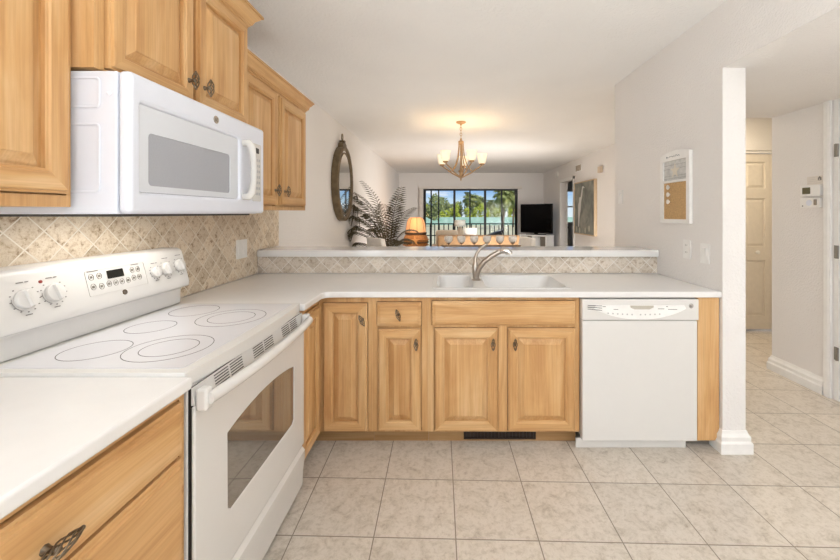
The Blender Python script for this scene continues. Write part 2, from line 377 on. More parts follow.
mb = MB(); mb.box(3.2, 4.07, 4.75, 4.85, 0, HC); struct('wall_closet_back', mb, WALL)
mb = MB()                                                                      # living room's right wall with the bedroom doorway
LW = F((2.75, 0, 0), (0, 1, 0))
mb.prism(F((2.75, 0, 0), (0, -1, 0)), [(-4.19, 0), (-4.19, HC), (-10.63, HC), (-10.63, 0), (-8.98, 0), (-8.98, 2.03), (-8.1, 2.03), (-8.1, 0)], -.12, 0)
struct('wall_living_right', mb, WALL)
mb = MB(); mb.prism(FNY(10.63), [(XL, 0), (-.68, 0), (-.68, 1.985), (2.02, 1.985), (2.02, 0), (5.2, 0), (5.2, HC), (XL, HC)], -.14, 0,
                    holes=[[(3.2, 1.0), (4.3, 1.0), (4.3, 1.95), (3.2, 1.95)]]); struct('wall_far', mb, WALL)
mb = MB(); mb.box(5.2, 5.3, 6.0, 10.75, 0, HC); mb.box(2.87, 5.2, 6.0, 6.1, 0, HC); struct('wall_bedroom', mb, WALL)
mb = MB(); mb.box(4.2, 5.3, 6.0, 10.75, HC, 2.55); struct('ceiling_bedroom', mb, CEIL)
mb = MB(); mb.box(4.2, 5.3, 6.0, 10.75, -.1, 0); struct('floor_bedroom', mb, FLOOR)
mb = MB(); mb.prism(FNY(-1.75), [(-1.36, 0), (2.70, 0), (2.70, HC), (-1.36, HC)], -.1, 0, holes=[[(-.9, .65), (1.6, .65), (1.6, 2.25), (-.9, 2.25)]]); struct('wall_back', mb, WALL)
w = sroot('added_window_back')  # unseen back window, added to go with the rear fill light
mb = MB(); mb.prism(FNY(-1.76), [(-.9, .65), (1.6, .65), (1.6, 2.25), (-.9, 2.25)], -.06, -.02, holes=[[(-.85, .7), (.33, .7), (.33, 2.2), (-.85, 2.2)], [(.37, .7), (1.55, .7), (1.55, 2.2), (.37, 2.2)]]); obj('window_frame', mb, TRIM, w)
mb = MB(); mb.box(XL+.001, XR-.001, 2.672, 2.90, 0, .988); struct('wall_peninsula', mb, WALL)
# stone tile on the left wall and on the half wall
mb = MB(); mb.box(XL, -1.347, .15, 2.655, .8725, 1.50); mb.box(XL, -1.347, 2.655, 2.985, 1.038, 1.32); struct('wall_backsplash_left', mb, TILE_Y)
mb = MB(); mb.box(-1.346, XR-.001, 2.66, 2.6715, .8725, .9895); struct('wall_backsplash_peninsula', mb, TILE_X)
def baseboard(name, fr, a0, a1, parent=None):
    mb = MB(); prof = [(0, 0), (.017, 0), (.017, .075), (.013, .088), (.013, .098), (.007, .112), (.004, .125), (0, .125)]
    mb.loft([[fr(a, b, c) for c, b in prof] for a in (a0, a1)])
    return struct(name, mb, TRIM)
mb = MB()                                              # moulded base wrapped round the end of the right wall
prof = [(0, 0), (.024, 0), (.024, .055), (.017, .066), (.017, .088), (.008, .104), (.004, .118), (0, .118)]
def wrap(mb, pts, prof):                               # pts: polyline of plan points with outward offsets by mitred normals
    rings = []
    for i, (p, nrm) in enumerate(pts): rings.append([V((p[0]+nrm[0]*c, p[1]+nrm[1]*c, b)) for c, b in prof])
    mb.loft(rings)
wrap(mb, [((1.5, 2.10), (-1, 0)), ((1.5, 2.03), (-1, -1)), ((1.625, 2.03), (1, -1)), ((1.625, 3.33), (1, 0))], prof)
struct('baseboard_right', mb, TRIM)
mb = MB(); wrap(mb, [((2.70, 2.665), (-1, 0)), ((2.70, 3.10), (-1, 1)), ((2.84, 3.10), (0, 1))], prof); struct('baseboard_hall', mb, TRIM)
baseboard('baseboard_left', FX(XL), 2.95, 10.6)
baseboard('baseboard_living', FNX(2.75), -8.05, -4.25)
# hall door, hinge side seen at the right edge
d = sroot('door_1')
mb = MB(); fr = FNX(2.70)
mb.fbox(fr, -2.66, -2.612, .0, 2.089, .001, .018); mb.fbox(fr, -2.652, -2.62, .0, 2.089, .018, .023); mb.fbox(fr, -1.76, -1.69, 0, 2.089, .001, .018); obj('casing', mb, TRIM, d, bevel=.002)
mb = MB(); mb.box(2.70, 2.82, 2.57, 2.6, 0, 2.07); mb.box(2.70, 2.82, 1.761, 1.785, 0, 2.07); mb.box(2.70, 2.82, 1.761, 2.6, 2.07, 2.089); obj('jamb', mb, TRIM, d)
mb = MB(); mb.box(2.705, 2.74, 1.79, 2.562, .01, 2.065); obj('slab', mb, TRIM, d, bevel=.002)
for z in (1.735, 1.03, .325):
    mb = MB(); mb.tube([(2.693, 2.578, z-.045), (2.693, 2.578, z+.045)], .008); mb.box(2.6975, 2.6995, 2.57, 2.60, z-.045, z+.045); obj('hinge', mb, HINGE, d)
# bifold closet door at the end of the passage
def panel_leaf(root, y, x0, x1, z0, z1, panels):
    fr = FNY(y)
    mb = MB()
    holes = [[(x0+.055, a), (x1-.055, a), (x1-.055, b), (x0+.055, b)] for a, b in panels]
    mb.prism(fr, [(x0, z0), (x1, z0), (x1, z1), (x0, z1)], -.03, 0, holes=holes)
    o = obj('leaf', mb, DOORW, root, bevel=.002)
    for a, b in panels:
        mb = MB(); r = lambda i, c: [fr(x0+.055+i, a+i, c), fr(x1-.055-i, a+i, c), fr(x1-.055-i, b-i, c), fr(x0+.055+i, b-i, c)]
        mb.loft([r(0, -.028), r(0, -.012), r(.012, -.012), r(.035, -.003)]); obj('panel', mb, DOORW, o)
    return o
d = sroot('door_2')
pl = [(.17, .78), (.93, 1.46), (1.57, 1.86)]
panel_leaf(d, 4.10, 3.225, 3.552, .02, 1.95, pl); panel_leaf(d, 4.10, 3.556, 3.88, .02, 1.95, pl)
mb = MB(); mb.lathe([(.006, 0), (.006, .015), (.019, .022), (.022, .03), (.014, .038), (1e-7, .04)], F((3.395, 4.10, .87), (1, 0, 0)), 16); obj('knob', mb, TRIM, d, smooth=40)
mb = MB(); mb.box(3.2, 3.9, 4.085, 4.13, 1.955, 1.984); obj('track', mb, TRIM, d)
mb = MB(); mb.box(3.2, 3.222, 4.075, 4.15, 0, 1.955); mb.box(3.883, 3.9, 4.075, 4.15, 0, 1.955); obj('jamb', mb, TRIM, d)
# bedroom doorway far down the living room
d = sroot('door_3'); fr = FNX(2.75)
mb = MB(); mb.fbox(fr, -9.05, -8.98, 0, 2.10, .001, .02); mb.fbox(fr, -8.1, -8.03, 0, 2.10, .001, .02); mb.fbox(fr, -9.05, -8.03, 2.03, 2.10, .001, .02); obj('casing', mb, TRIM, d, bevel=.002)
mb = MB(); q = F((2.885, 8.97, 0), (math.cos(R(76)), math.sin(R(76)), 0)); mb.fbox(q, 0, .80, .01, 2.02, -.02, .015); lf = obj('slab', mb, TRIM, d, bevel=.002)
mb = MB(); mb.sphere(q(.73, .93, .06), .03); mb.tube([q(.73, .93, .01), q(.73, .93, .06)], .012); obj('knob', mb, BLACK, lf, smooth=40)
w = sroot('window_2')
mb = MB(); fr = FNY(10.63)
mb.prism(fr, [(3.2, 1.0), (4.3, 1.0), (4.3, 1.95), (3.2, 1.95)], -.1, -.04, holes=[[(3.24, 1.04), (3.73, 1.04), (3.73, 1.46), (3.24, 1.46)], [(3.77, 1.04), (4.26, 1.04), (4.26, 1.46), (3.77, 1.46)], [(3.24, 1.5), (3.73, 1.5), (3.73, 1.91), (3.24, 1.91)], [(3.77, 1.5), (4.26, 1.5), (4.26, 1.91), (3.77, 1.91)]]); obj('window_frame', mb, TRIM, w)
mb = MB(); mb.fbox(fr, 3.23, 4.27, 1.03, 1.92, -.072, -.068); obj('pane', mb, PANE, w)
# sliding glass door in the far wall
w = sroot('window_1')
mb = MB(); mb.prism(fr, [(-.68, .0), (2.02, 0), (2.02, 1.985), (-.68, 1.985)], -.12, -.06, holes=[[(-.65, .05), (1.99, .05), (1.99, 1.962), (-.65, 1.962)]]); obj('door_frame', mb, ALU, w)
for a, b, c in ((-.65, .245, -.085), (.18, 1.13, -.105), (1.06, 1.99, -.085)):
    mb = MB(); mb.prism(fr, [(a, .05), (b, .05), (b, 1.962), (a, 1.962)], c-.012, c+.008, holes=[[(a+.045, .13), (b-.045, .13), (b-.045, 1.94), (a+.045, 1.94)]]); o = obj('sliding_panel', mb, ALU, w)
    mb = MB(); mb.fbox(fr, a+.044, b-.044, .129, 1.941, c-.004, c); obj('pane', mb, PANE, o)
w = sroot('added_window_side')  # unseen blank frame on solid wall, added for the side fill light
mb = MB(); mb.prism(FX(XL), [(-1.6, .8), (-.1, .8), (-.1, 2.2), (-1.6, 2.2)], .001, .03, holes=[[(-1.55, .85), (-.15, .85), (-.15, 2.15), (-1.55, 2.15)]]); obj('window_frame', mb, TRIM, w)
w = sroot('added_window_living')  # unseen blank frame on solid wall, added for the living room fill light
mb = MB(); mb.prism(FNX(2.75), [(-5.95, .55), (-4.35, .55), (-4.35, 2.15), (-5.95, 2.15)], .001, .03, holes=[[(-5.9, .6), (-4.4, .6), (-4.4, 2.1), (-5.9, 2.1)]]); obj('window_frame', mb, TRIM, w)
# the balcony beyond
mb = MB(); mb.box(-2.2, 4.4, 10.78, 12.4, -.1, -.005); struct('floor_balcony', mb, plain('balcony_slab', srgb(190, 184, 172), .8))
mb = MB(); mb.box(-2.2, 4.4, 10.78, 12.4, 2.35, 2.5); struct('ceiling_balcony', mb, TRIM)

# ------------------------------------------------------------------ cabinets
def ring4(fr, a0, a1, b0, b1, i, c): return [fr(a0+i, b0+i, c), fr(a1-i, b0+i, c), fr(a1-i, b1-i, c), fr(a0+i, b1-i, c)]
def frame_rings(mb, fr, a0, a1, b0, b1, rings, cap=False):
    for k in range(len(rings)-1):
        r0 = ring4(fr, a0, a1, b0, b1, *rings[k]); r1 = ring4(fr, a0, a1, b0, b1, *rings[k+1])
        for j in range(4):
            mb.cur = 1 if j % 2 == 0 else 0          # rails grain sideways, stiles grain upright
            q = (j+1) % 4; mb.add([r0[j], r0[q], r1[q], r1[j]], [(0, 1, 2, 3)])
    mb.cur = 0
def knob_mesh(mb, fr, a, b, tall=.06, vert=True, tilt=0):
    ax = (V(fr.v) if vert else V(fr.u)); ax = Matrix.Rotation(R(tilt), 3, fr.n) @ ax; n = fr.n; sd = ax.cross(n)
    c = fr(a, b, .0)
    mb.tube([c, c+n*.008, c+n*.02], [.009, .0055, .0055], 8)
    m = c+n*.024
    NW = 4 if tall < .07 else 7
    for k in range(NW):                               # twisted wire cage
        pts = []
        for i in range(9):
            t = i/8; rad = .0115*math.sin(PI*min(max(t*.94+.03, 0), 1))**.8; ang = 2*PI*k/NW + t*PI*1.1
            pts.append(m+ax*((t-.5)*tall)+(sd*math.cos(ang)+n*math.sin(ang))*rad)
        mb.tube(pts, .0022 if tall < .07 else .0017, 5)
    for sg in (-1, 1): mb.sphere(m+ax*(sg*tall*.5), .0042, 8, 6)
    mb.sphere(m-n*.004, .0075, 10, 8)
def door(parent, fr, a0, a1, b0, b1, t=.019, knob=None, horiz=WOODX, fw=.055, ktilt=0):
    w = min(fw, (a1-a0)*.3); mb = MB()
    frame_rings(mb, fr, a0, a1, b0, b1, [(0, -.013), (0, .009), (.004, .0105), (.0065, .0105), (.0075, t-.001), (.010, t), (w-.009, t), (w-.006, t-.004), (w-.002, t-.0045), (w, t-.006), (w, t-.017)])
    mb.add(ring4(fr, a0, a1, b0, b1, 0, -.013), [(3, 2, 1, 0)])
    o = obj('door', mb, [WOODZ, horiz], parent)
    mb = MB(); mb.loft([ring4(fr, a0, a1, b0, b1, w-.001, t-.0175), ring4(fr, a0, a1, b0, b1, w+.005, t-.0165), ring4(fr, a0, a1, b0, b1, w+.03, t-.003), ring4(fr, a0, a1, b0, b1, w+.031, t-.001), ring4(fr, a0, a1, b0, b1, w+.033, t-.0005)], False, True)
    obj('raised_panel', mb, WOODZ, o)
    if knob:
        mb = MB(); knob_mesh(mb, F(fr(0, 0, t), fr.u, fr.v), knob[0], knob[1], tilt=ktilt); obj('knob', mb, PEWTER, o, smooth=50)
    return o
def drawer(parent, fr, a0, a1, b0, b1, mat, knob=None, t=.019, name='drawer', vert=True, tall=.06, ktilt=0):
    mb = MB(); mb.loft([ring4(fr, a0, a1, b0, b1, *r) for r in [(0, -.013), (0, .009), (.006, .0105), (.008, t-.004), (.015, t-.0035), (.017, t-.0005), (.021, t)]])
    o = obj(name, mb, mat, parent)
    if knob:
        mb = MB(); knob_mesh(mb, F(fr(0, 0, t), fr.u, fr.v), knob[0], knob[1], tall, vert, ktilt); obj('knob', mb, PEWTER, o, smooth=50)
    return o

def face_frame(parent, fr, a0, a1, b0, b1, doors, mat=WOODZ, g=.004):
    mb = MB(); mb.prism(fr, [(a0, b0), (a1, b0), (a1, b1), (a0, b1)], -.0185, 0, holes=[[(c0-g, d0-g), (c1+g, d0-g), (c1+g, d1+g), (c0-g, d1+g)] for c0, c1, d0, d1 in doors])
    return obj('face_frame', mb, mat, parent)
# left run, near the camera: drawer base
t = thing('base_cabinet', 'maple drawer base cabinet left of the range, under the short counter', 'cabinet', (-1.0, .6, 0))
mb = MB(); mb.box(-1.345, -.711, .20, .978, .09, .836); obj('carcass', mb, WOODZ, t)
fr = FX(-.69); face_frame(t, fr, .20, .978, .09, .836, [(.305, .957, .683, .816), (.305, .957, .40, .674), (.305, .957, .105, .385)], WOODY)
drawer(t, fr, .305, .957, .683, .816, WOODY, (.622, .738), vert=False, tall=.082, ktilt=4)
drawer(t, fr, .305, .957, .40, .674, WOODY, (.63, .53), vert=False, tall=.082)
drawer(t, fr, .305, .957, .105, .385, WOODY, (.63, .25), vert=False, tall=.082)
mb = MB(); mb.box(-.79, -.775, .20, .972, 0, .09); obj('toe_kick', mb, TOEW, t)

# corner base: narrow left door and the first peninsula door
t = thing('base_cabinet', 'maple corner base cabinet with two narrow doors meeting beside the range', 'cabinet', (-.9, 2.3, 0))
mb = MB(); mb.box(-1.345, -.728, 1.757, 2.655, .09, .836); mb.box(-.728, -.415, 2.085, 2.655, .09, .836); obj('carcass', mb, WOODZ, t)
face_frame(t, FX(-.707), 1.757, 2.064, .09, .836, [(1.772, 2.035, .10, .80)]); face_frame(t, FNY(2.065), -.7065, -.415, .09, .836, [(-.683, -.4395, .095, .802)])
door(t, FX(-.707), 1.772, 2.035, .10, .80, horiz=WOODY)
door(t, FNY(2.065), -.683, -.4395, .095, .802, knob=(-.463, .715), ktilt=28)
mb = MB(); mb.box(-.80, -.785, 1.757, 2.14, 0, .09); mb.box(-.785, -.415, 2.13, 2.145, 0, .09); obj('toe_kick', mb, TOEW, t)

t = thing('base_cabinet', 'narrow maple base cabinet with one drawer above one door, left of the sink cabinet', 'cabinet', (-.26, 2.35, 0))
fr = FNY(2.065)
mb = MB(); mb.box(-.414, -.106, 2.085, 2.655, .09, .836); obj('carcass', mb, WOODZ, t)
face_frame(t, fr, -.414, -.106, .09, .836, [(-.386, -.142, .678, .808), (-.379, -.144, .103, .662)])
drawer(t, fr, -.386, -.142, .678, .808, WOODX, (-.266, .745), ktilt=18)
door(t, fr, -.379, -.144, .103, .662, knob=(-.168, .585))
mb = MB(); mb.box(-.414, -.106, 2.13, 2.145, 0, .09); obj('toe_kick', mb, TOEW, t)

t = thing('sink_cabinet', 'wide maple sink base cabinet with two doors under one long false drawer front', 'cabinet', (.3, 2.35, 0))
mb = MB(); mb.box(-.105, -.085, 2.085, 2.655, .09, .836); mb.box(.714, .733, 2.085, 2.655, .09, .836); mb.box(-.085, .714, 2.085, 2.655, .09, .11); mb.box(-.085, .714, 2.645, 2.655, .11, .836); obj('carcass', mb, WOODZ, t)
face_frame(t, fr, -.105, .733, .09, .836, [(-.083, .707, .682, .815), (-.069, .280, .10, .664), (.337, .706, .10, .664)])
mb = MB(); mb.box(-.085, .714, 2.0845, 2.09, .11, .836); obj('inner_front', mb, WOODZ, t)
drawer(t, fr, -.083, .707, .682, .815, WOODX, name='false_drawer_front')
door(t, fr, -.069, .280, .10, .664, knob=(.251, .585))
door(t, fr, .337, .706, .10, .664, knob=(.371, .585))
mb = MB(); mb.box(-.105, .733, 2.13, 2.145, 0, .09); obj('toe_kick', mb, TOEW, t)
t = thing('toe_kick_vent', 'dark brown slotted vent grille set into the toe kick below the sink cabinet', 'vent', (.3, 2.125, 0))
mb = MB(); mb.prism(FNY(2.129), [(.095, .014), (.505, .014), (.505, .062), (.095, .062)], 0, .010, holes=[[(.105, .02), (.295, .02), (.295, .056), (.105, .056)], [(.305, .02), (.495, .02), (.495, .056), (.305, .056)]])
VB = plain('dark_bronze_grille', srgb(48, 36, 28), .5); obj('frame', mb, VB, t)
mb = MB(); mb.box(.103, .497, 2.1272, 2.129, .018, .058); obj('backing', mb, VB, t)
for k in range(20):
    x = .115+k*.02
    if abs(x-.3) < .006: continue
    mb = MB(); mb.box(x-.002, x+.002, 2.121, 2.127, .02, .056); obj('louver', mb, VB, t)
tag(obj('filler_board', MB().box(1.377, 1.496, 2.05, 2.075, .05, .836), WOODZ, base=(1.43, 2.06, .05)), 'flat maple filler panel between the dishwasher and the white wall', 'panel')

# countertops
def arc(cx, cy, r, t0, t1, n=6): return [(cx+r*math.cos(R(t0+(t1-t0)*i/n)), cy+r*math.sin(R(t0+(t1-t0)*i/n))) for i in range(n+1)]
mb = MB(); mb.prism(WORLD, [(-1.346, .15), (-.668, .15), (-.668, .9815), (-1.346, .9815)], .838, .871)
tag(obj('countertop', mb, LAM, bevel=.007, seg=3), 'short white countertop left of the range over the maple drawers', 'countertop')
hole = rrect(-.075, .705, 2.115, 2.565, .045, 5)
mb = MB(); mb.prism(WORLD, [(-1.346, 1.753), (-.668, 1.753)]+arc(-.628, 1.99, .04, 180, 90)+[(1.498, 2.03), (1.498, 2.659), (-1.346, 2.659)], .838, .871, holes=[hole])
tag(obj('countertop', mb, LAM, bevel=.007, seg=3), 'long white L-shaped countertop holding the sink, over the dishwasher', 'countertop')
mb = MB(); mb.prism(WORLD, [(-1.342, 2.63), (1.497, 2.63), (1.497, 2.95), (-1.342, 2.95)], .991, 1.036)
tag(obj('bar_ledge', mb, plain('polished_white_ledge', srgb(240, 238, 234), .10, var=.01), bevel=.007, seg=3), 'raised white bar ledge on the tiled half wall behind the sink', 'countertop')

# sink: two white bowls with a deck for the faucet
def bowl(mb, x0, x1, y0, y1, zt, zb, slope):
    r = lambda i, z, rad, ex=0: [V((a, b, z)) for a, b in rrect(x0+i, x1-i-ex, y0+i, y1-i, rad, 4)]
    mb.loft([r(0, zt, .045), r(.006, zt-.012, .045), r(.02, zb+.03, .045, slope), r(.05, zb, .05, slope)], False, True)
t = thing('double_sink', 'white double bowl sink let into the long counter', 'sink', (.3, 2.34, .70))
mb = MB(); mb.prism(WORLD, rrect(-.088, .718, 2.102, 2.578, .055, 6), .8712, .875, holes=[rrect(-.06, .155, 2.13, 2.55, .045, 4), rrect(.225, .69, 2.13, 2.55, .045, 4)]); obj('rim', mb, LAM, t, bevel=.0015)
for x0, x1, nm, sl in ((-.06, .155, 'small_bowl', 0), (.225, .69, 'large_bowl', .05)):
    mb = MB(); bowl(mb, x0, x1, 2.13, 2.55, .873, .70, sl)
    o = obj(nm, mb, LAM, t, smooth=50)
    mb = MB(); mb.lathe([(.04, .0012), (.04, .004), (.03, .005), (1e-7, .0035)], F(((x0+x1)/2, 2.34, .70), (1, 0, 0), (0, 1, 0)), 16); obj('drain', mb, CHROME, o, smooth=40)
t = thing('faucet', 'brushed nickel single lever pull-out faucet rising between the sink bowls', 'faucet', (.185, 2.36, .875))
mb = MB(); mb.lathe([(.029, 0), (.029, .006), (.021, .012)], F((.185, 2.36, .8755), (1, 0, 0), (0, 1, 0)), 20); obj('base_ring', mb, STEEL, t, smooth=40)
mb = MB(); mb.tube([(.185, 2.36, .885), (.180, 2.36, .93), (.178, 2.36, .965), (.180, 2.36, .985)], [.021, .021, .020, .014], 14); obj('body', mb, STEEL, t, smooth=50)
mb = MB(); mb.tube([(.185, 2.352, .90), (.200, 2.345, .95), (.232, 2.335, .995), (.275, 2.325, 1.03), (.318, 2.317, 1.055), (.345, 2.312, 1.066)], [.017, .017, .0165, .016, .0155, .015], 12); sp = obj('spout', mb, STEEL, t, smooth=50)
mb = MB(); mb.tube([(.330, 2.314, 1.063), (.352, 2.308, 1.070), (.372, 2.302, 1.066), (.384, 2.298, 1.052), (.385, 2.297, 1.044)], [.017, .021, .022, .021, .019], 12); obj('spray_head', mb, CHROME, t, smooth=50)
mb = MB(); mb.tube([(.180, 2.362, .975), (.178, 2.37, 1.005), (.188, 2.378, 1.04), (.212, 2.388, 1.072), (.245, 2.396, 1.096), (.262, 2.40, 1.103)], [.013, .011, .010, .009, .0085, .006], 10); obj('lever', mb, STEEL, t, smooth=50)

# upper cabinets
def crown(mb, pts, z0, z1, out):                       # swept crown moulding with a beaded foot
    h = z1-z0; prof = [(0, 0), (.006, 0), (.006, .10), (.012, .13), (.012, .20), (.018, .24), (.5*out, .52), (.8*out, .74), (.86*out, .84), (out, .86), (out, 1.0), (0, 1.0)]
    rings = [[V((p[0]+nr[0]*c, p[1]+nr[1]*c, z0+h*q)) for c, q in prof] for p, nr in pts]
    mb.loft(rings)
t = thing('wall_cabinet', 'maple wall cabinet cut by the left edge of the photo, left of the microwave', 'cabinet', (-1.2, .7, 1.316))
mb = MB(); mb.box(-1.345, -1.031, .30, .991, 1.316, 2.18); obj('carcass', mb, WOODZ, t)
mb = MB(); mb.box(-1.0305, -1.019, .30, .991, 1.316, 2.18); obj('front_backing', mb, WOODZ, t)
face_frame(t, FX(-1.0), .30, .991, 1.316, 2.18, [(.40, .976, 1.35, 2.15)])
door(t, FX(-1.0), .40, .976, 1.35, 2.15, knob=(.44, 1.42), horiz=WOODY, fw=.06)
mb = MB(); crown(mb, [((-1.0, .30), (1, 0)), ((-1.0, .991), (1, 0))], 2.17, 2.245, .05); obj('crown_moulding', mb, WOODY, t)

t = thing('wall_cabinet', 'deep maple wall cabinet with two doors directly above the white microwave', 'cabinet', (-1.15, 1.37, 1.69))
mb = MB(); mb.box(-1.345, -.961, .995, 1.752, 1.69, 2.20); obj('carcass', mb, WOODZ, t)
face_frame(t, FX(-.942), .995, 1.752, 1.69, 2.20, [(1.028, 1.366, 1.70, 2.165), (1.388, 1.735, 1.70, 2.165)])
door(t, FX(-.942), 1.028, 1.366, 1.70, 2.165, knob=(1.335, 1.775), horiz=WOODY, fw=.05)
door(t, FX(-.942), 1.388, 1.735, 1.70, 2.165, knob=(1.42, 1.775), horiz=WOODY, fw=.05)
mb = MB(); crown(mb, [((-.942, .9955), (1, 0)), ((-.942, 1.752), (1, 1)), ((-1.30, 1.752), (0, 1))], 2.17, 2.245, .055); obj('crown_moulding', mb, WOODY, t)

t = thing('wall_cabinet', 'lower maple wall cabinet with two doors at the far end, right of the microwave', 'cabinet', (-1.2, 2.2, 1.318))
mb = MB(); mb.box(-1.345, -1.031, 1.757, 2.63, 1.318, 2.06); obj('carcass', mb, WOODZ, t)
mb = MB(); mb.box(-1.0305, -1.019, 1.757, 2.63, 1.318, 2.06); obj('front_backing', mb, WOODZ, t)
face_frame(t, FX(-1.0), 1.757, 2.63, 1.318, 2.06, [(1.80, 2.165, 1.345, 1.995), (2.215, 2.60, 1.345, 1.995)])
door(t, FX(-1.0), 1.80, 2.165, 1.345, 1.995, knob=(2.13, 1.43), horiz=WOODY)
door(t, FX(-1.0), 2.215, 2.60, 1.345, 1.995, knob=(2.255, 1.43), horiz=WOODY)
fe = F((0, 2.645, 0), (-1, 0, 0)); door(t, fe, 1.05, 1.32, 1.345, 1.995, knob=(1.08, 1.40))
mb = MB(); crown(mb, [((-1.0, 1.757), (1, 0)), ((-1.0, 2.63), (1, 1)), ((-1.34, 2.63), (0, 1))], 2.01, 2.085, .048); obj('crown_moulding', mb, WOODY, t)

# ------------------------------------------------------------------ emblem used on the three appliances: round badge with a looped monogram
def emblem(fr, r, parent, mat=STEEL):
    mb = MB(); mb.lathe([(r, 0), (r, .0015), (r*.93, .0028), (r*.86, .0018), (1e-7, .0018)], fr, 24); o = obj('emblem', mb, mat, parent, smooth=40)
    mb = MB()
    g = [(-.10, .30), (-.32, .42), (-.50, .20), (-.48, -.20), (-.26, -.42), (-.05, -.22), (-.10, .02), (-.30, -.02)]
    e2 = [(.48, .26), (.30, .44), (.10, .26), (.26, .04), (.06, -.14), (.16, -.40), (.42, -.38), (.54, -.16)]
    for pts in (g, e2): mb.tube([fr(a*r, b*r, .0022) for a, b in pts], r*.055, 5)
    obj('monogram', mb, PRINT, o); return o

# ------------------------------------------------------------------ microwave
t = thing('microwave', 'white over-the-range microwave hung under the deep maple cabinet', 'microwave', (-1.1, 1.37, 1.295))
mb = MB(); mb.box(-1.345, -.886, 1.0, 1.735, 1.297, 1.682); body = obj('body', mb, COOL, t, bevel=.003)
fs = F((0, 1.0, 0), (1, 0, 0))
for b0, b1 in ((1.354, 1.541), (1.581, 1.665)):        # pressed rectangles in the near side
    mb = MB(); mb.prism(fs, rrect(-1.10, -.928, b0, b1, .012), .0002, .004, holes=[rrect(-1.094, -.934, b0+.006, b1-.006, .009)]); obj('side_embossing', mb, COOL, body, bevel=.0018)
mb = MB(); mb.lathe([(.006, 0), (.006, .002), (1e-7, .0035)], F(fs(-.906, 1.62, 0), (1, 0, 0)), 12); obj('screw', mb, COOL, body, smooth=40)
fr = FX(-.884)
mb = MB(); mb.prism(fr, [(1.0, 1.299), (1.735, 1.299), (1.735, 1.684), (1.0, 1.684)], 0, .034, holes=[rrect(1.035, 1.53, 1.358, 1.605, .010)])
dr = obj('door', mb, COOL, t, bevel=.012, seg=4, smooth=30)
mb = MB(); mb.prism(fr, rrect(1.0355, 1.5295, 1.3585, 1.6045, .010), .004, .026, holes=[rrect(1.072, 1.476, 1.379, 1.53, .012)]); obj('door_inset', mb, MW_IN, dr, bevel=.002)
mb = MB(); mb.prism(fr, rrect(1.0722, 1.4758, 1.3792, 1.5298, .012), .006, .0235); obj('window', mb, MW_WIN, dr)
mb = MB(); pts = [(1.555, 1.368, .034), (1.556, 1.368, .058), (1.557, 1.385, .070), (1.558, 1.43, .076), (1.558, 1.48, .078), (1.558, 1.53, .076), (1.557, 1.575, .070), (1.556, 1.592, .058), (1.555, 1.592, .034)]
mb.tube([fr(*p) for p in pts], [.013, .015, .0145, .0125, .012, .0125, .0145, .015, .013], 10); obj('handle', mb, WHITE, dr, smooth=50)
mb = MB(); mb.prism(fr, rrect(1.628, 1.70, 1.352, 1.607, .006), .0342, .0362); kp = obj('keypad', mb, WHITE, dr)
mb = MB(); mb.prism(fr, rrect(1.643, 1.680, 1.565, 1.589, .003), .0362, .0372); obj('display', mb, LCD, kp)
KEY = plain('grey_key', srgb(176, 176, 178), .5)
for i in range(7):
    for j in range(3):
        mb = MB(); a = 1.644+j*.020; b = 1.535-i*.025; mb.prism(fr, rrect(a-.006, a+.006, b-.006, b+.006, .002, 2), .0362, .0369); obj('button', mb, KEY, kp)
emblem(F(fr(1.372, 1.643, .0342), fr.u, fr.v), .014, dr)
mb = MB(); mb.box(-1.25, -.90, 1.03, 1.70, 1.290, 1.2965); obj('underside_grille', mb, SLOT, t)

# ------------------------------------------------------------------ range
t = thing('range', 'white freestanding electric range with glass cooktop and oven door', 'stove', (-1.0, 1.365, 0))
Y0, Y1 = .985, 1.747
mb = MB(); mb.box(-1.335, -.6865, Y0, Y1, .03, .838); body = obj('body', mb, WHITE, t, bevel=.003)
mb = MB(); mb.box(-1.30, -.74, Y0+.01, Y1-.01, 0.002, .03); obj('plinth', mb, GAP, t)
mb = MB(); mb.box(-.686, -.679, Y0+.004, Y1-.004, .05, .832); obj('door_gasket', mb, GAP, t)
mb = MB(); mb.prism(WORLD, [(-1.335, Y0-.003), (-.69, Y0-.003)]+[(-.668-.02*abs(2*k/8-1)**2.5, Y0+.004+(Y1-Y0-.008)*k/8) for k in range(9)]+[(-.69, Y1+.003), (-1.335, Y1+.003)], .840, .879)
ct = obj('cooktop', mb, WHITE, t, bevel=.009, seg=4, smooth=30)
mb = MB(); mb.prism(WORLD, rrect(-1.225, -.712, Y0+.022, Y1-.022, .02), .879, .8805); gl = obj('glass_surface', mb, GLASSTOP, ct)
def ringp(a, b, r, w=.0022):
    mb = MB(); mb.prism(WORLD, circ(a, b, r, 48), .8806, .8810, holes=[circ(a, b, r-w, 48)]); obj('burner_ring', mb, RINGM, ct)
for a, b, r in ((-1.075, 1.143, .088), (-.865, 1.165, .118), (-.865, 1.165, .078), (-1.09, 1.375, .078), (-.865, 1.500, .125), (-.865, 1.500, .085), (-1.085, 1.605, .092)): ringp(a, b, r)
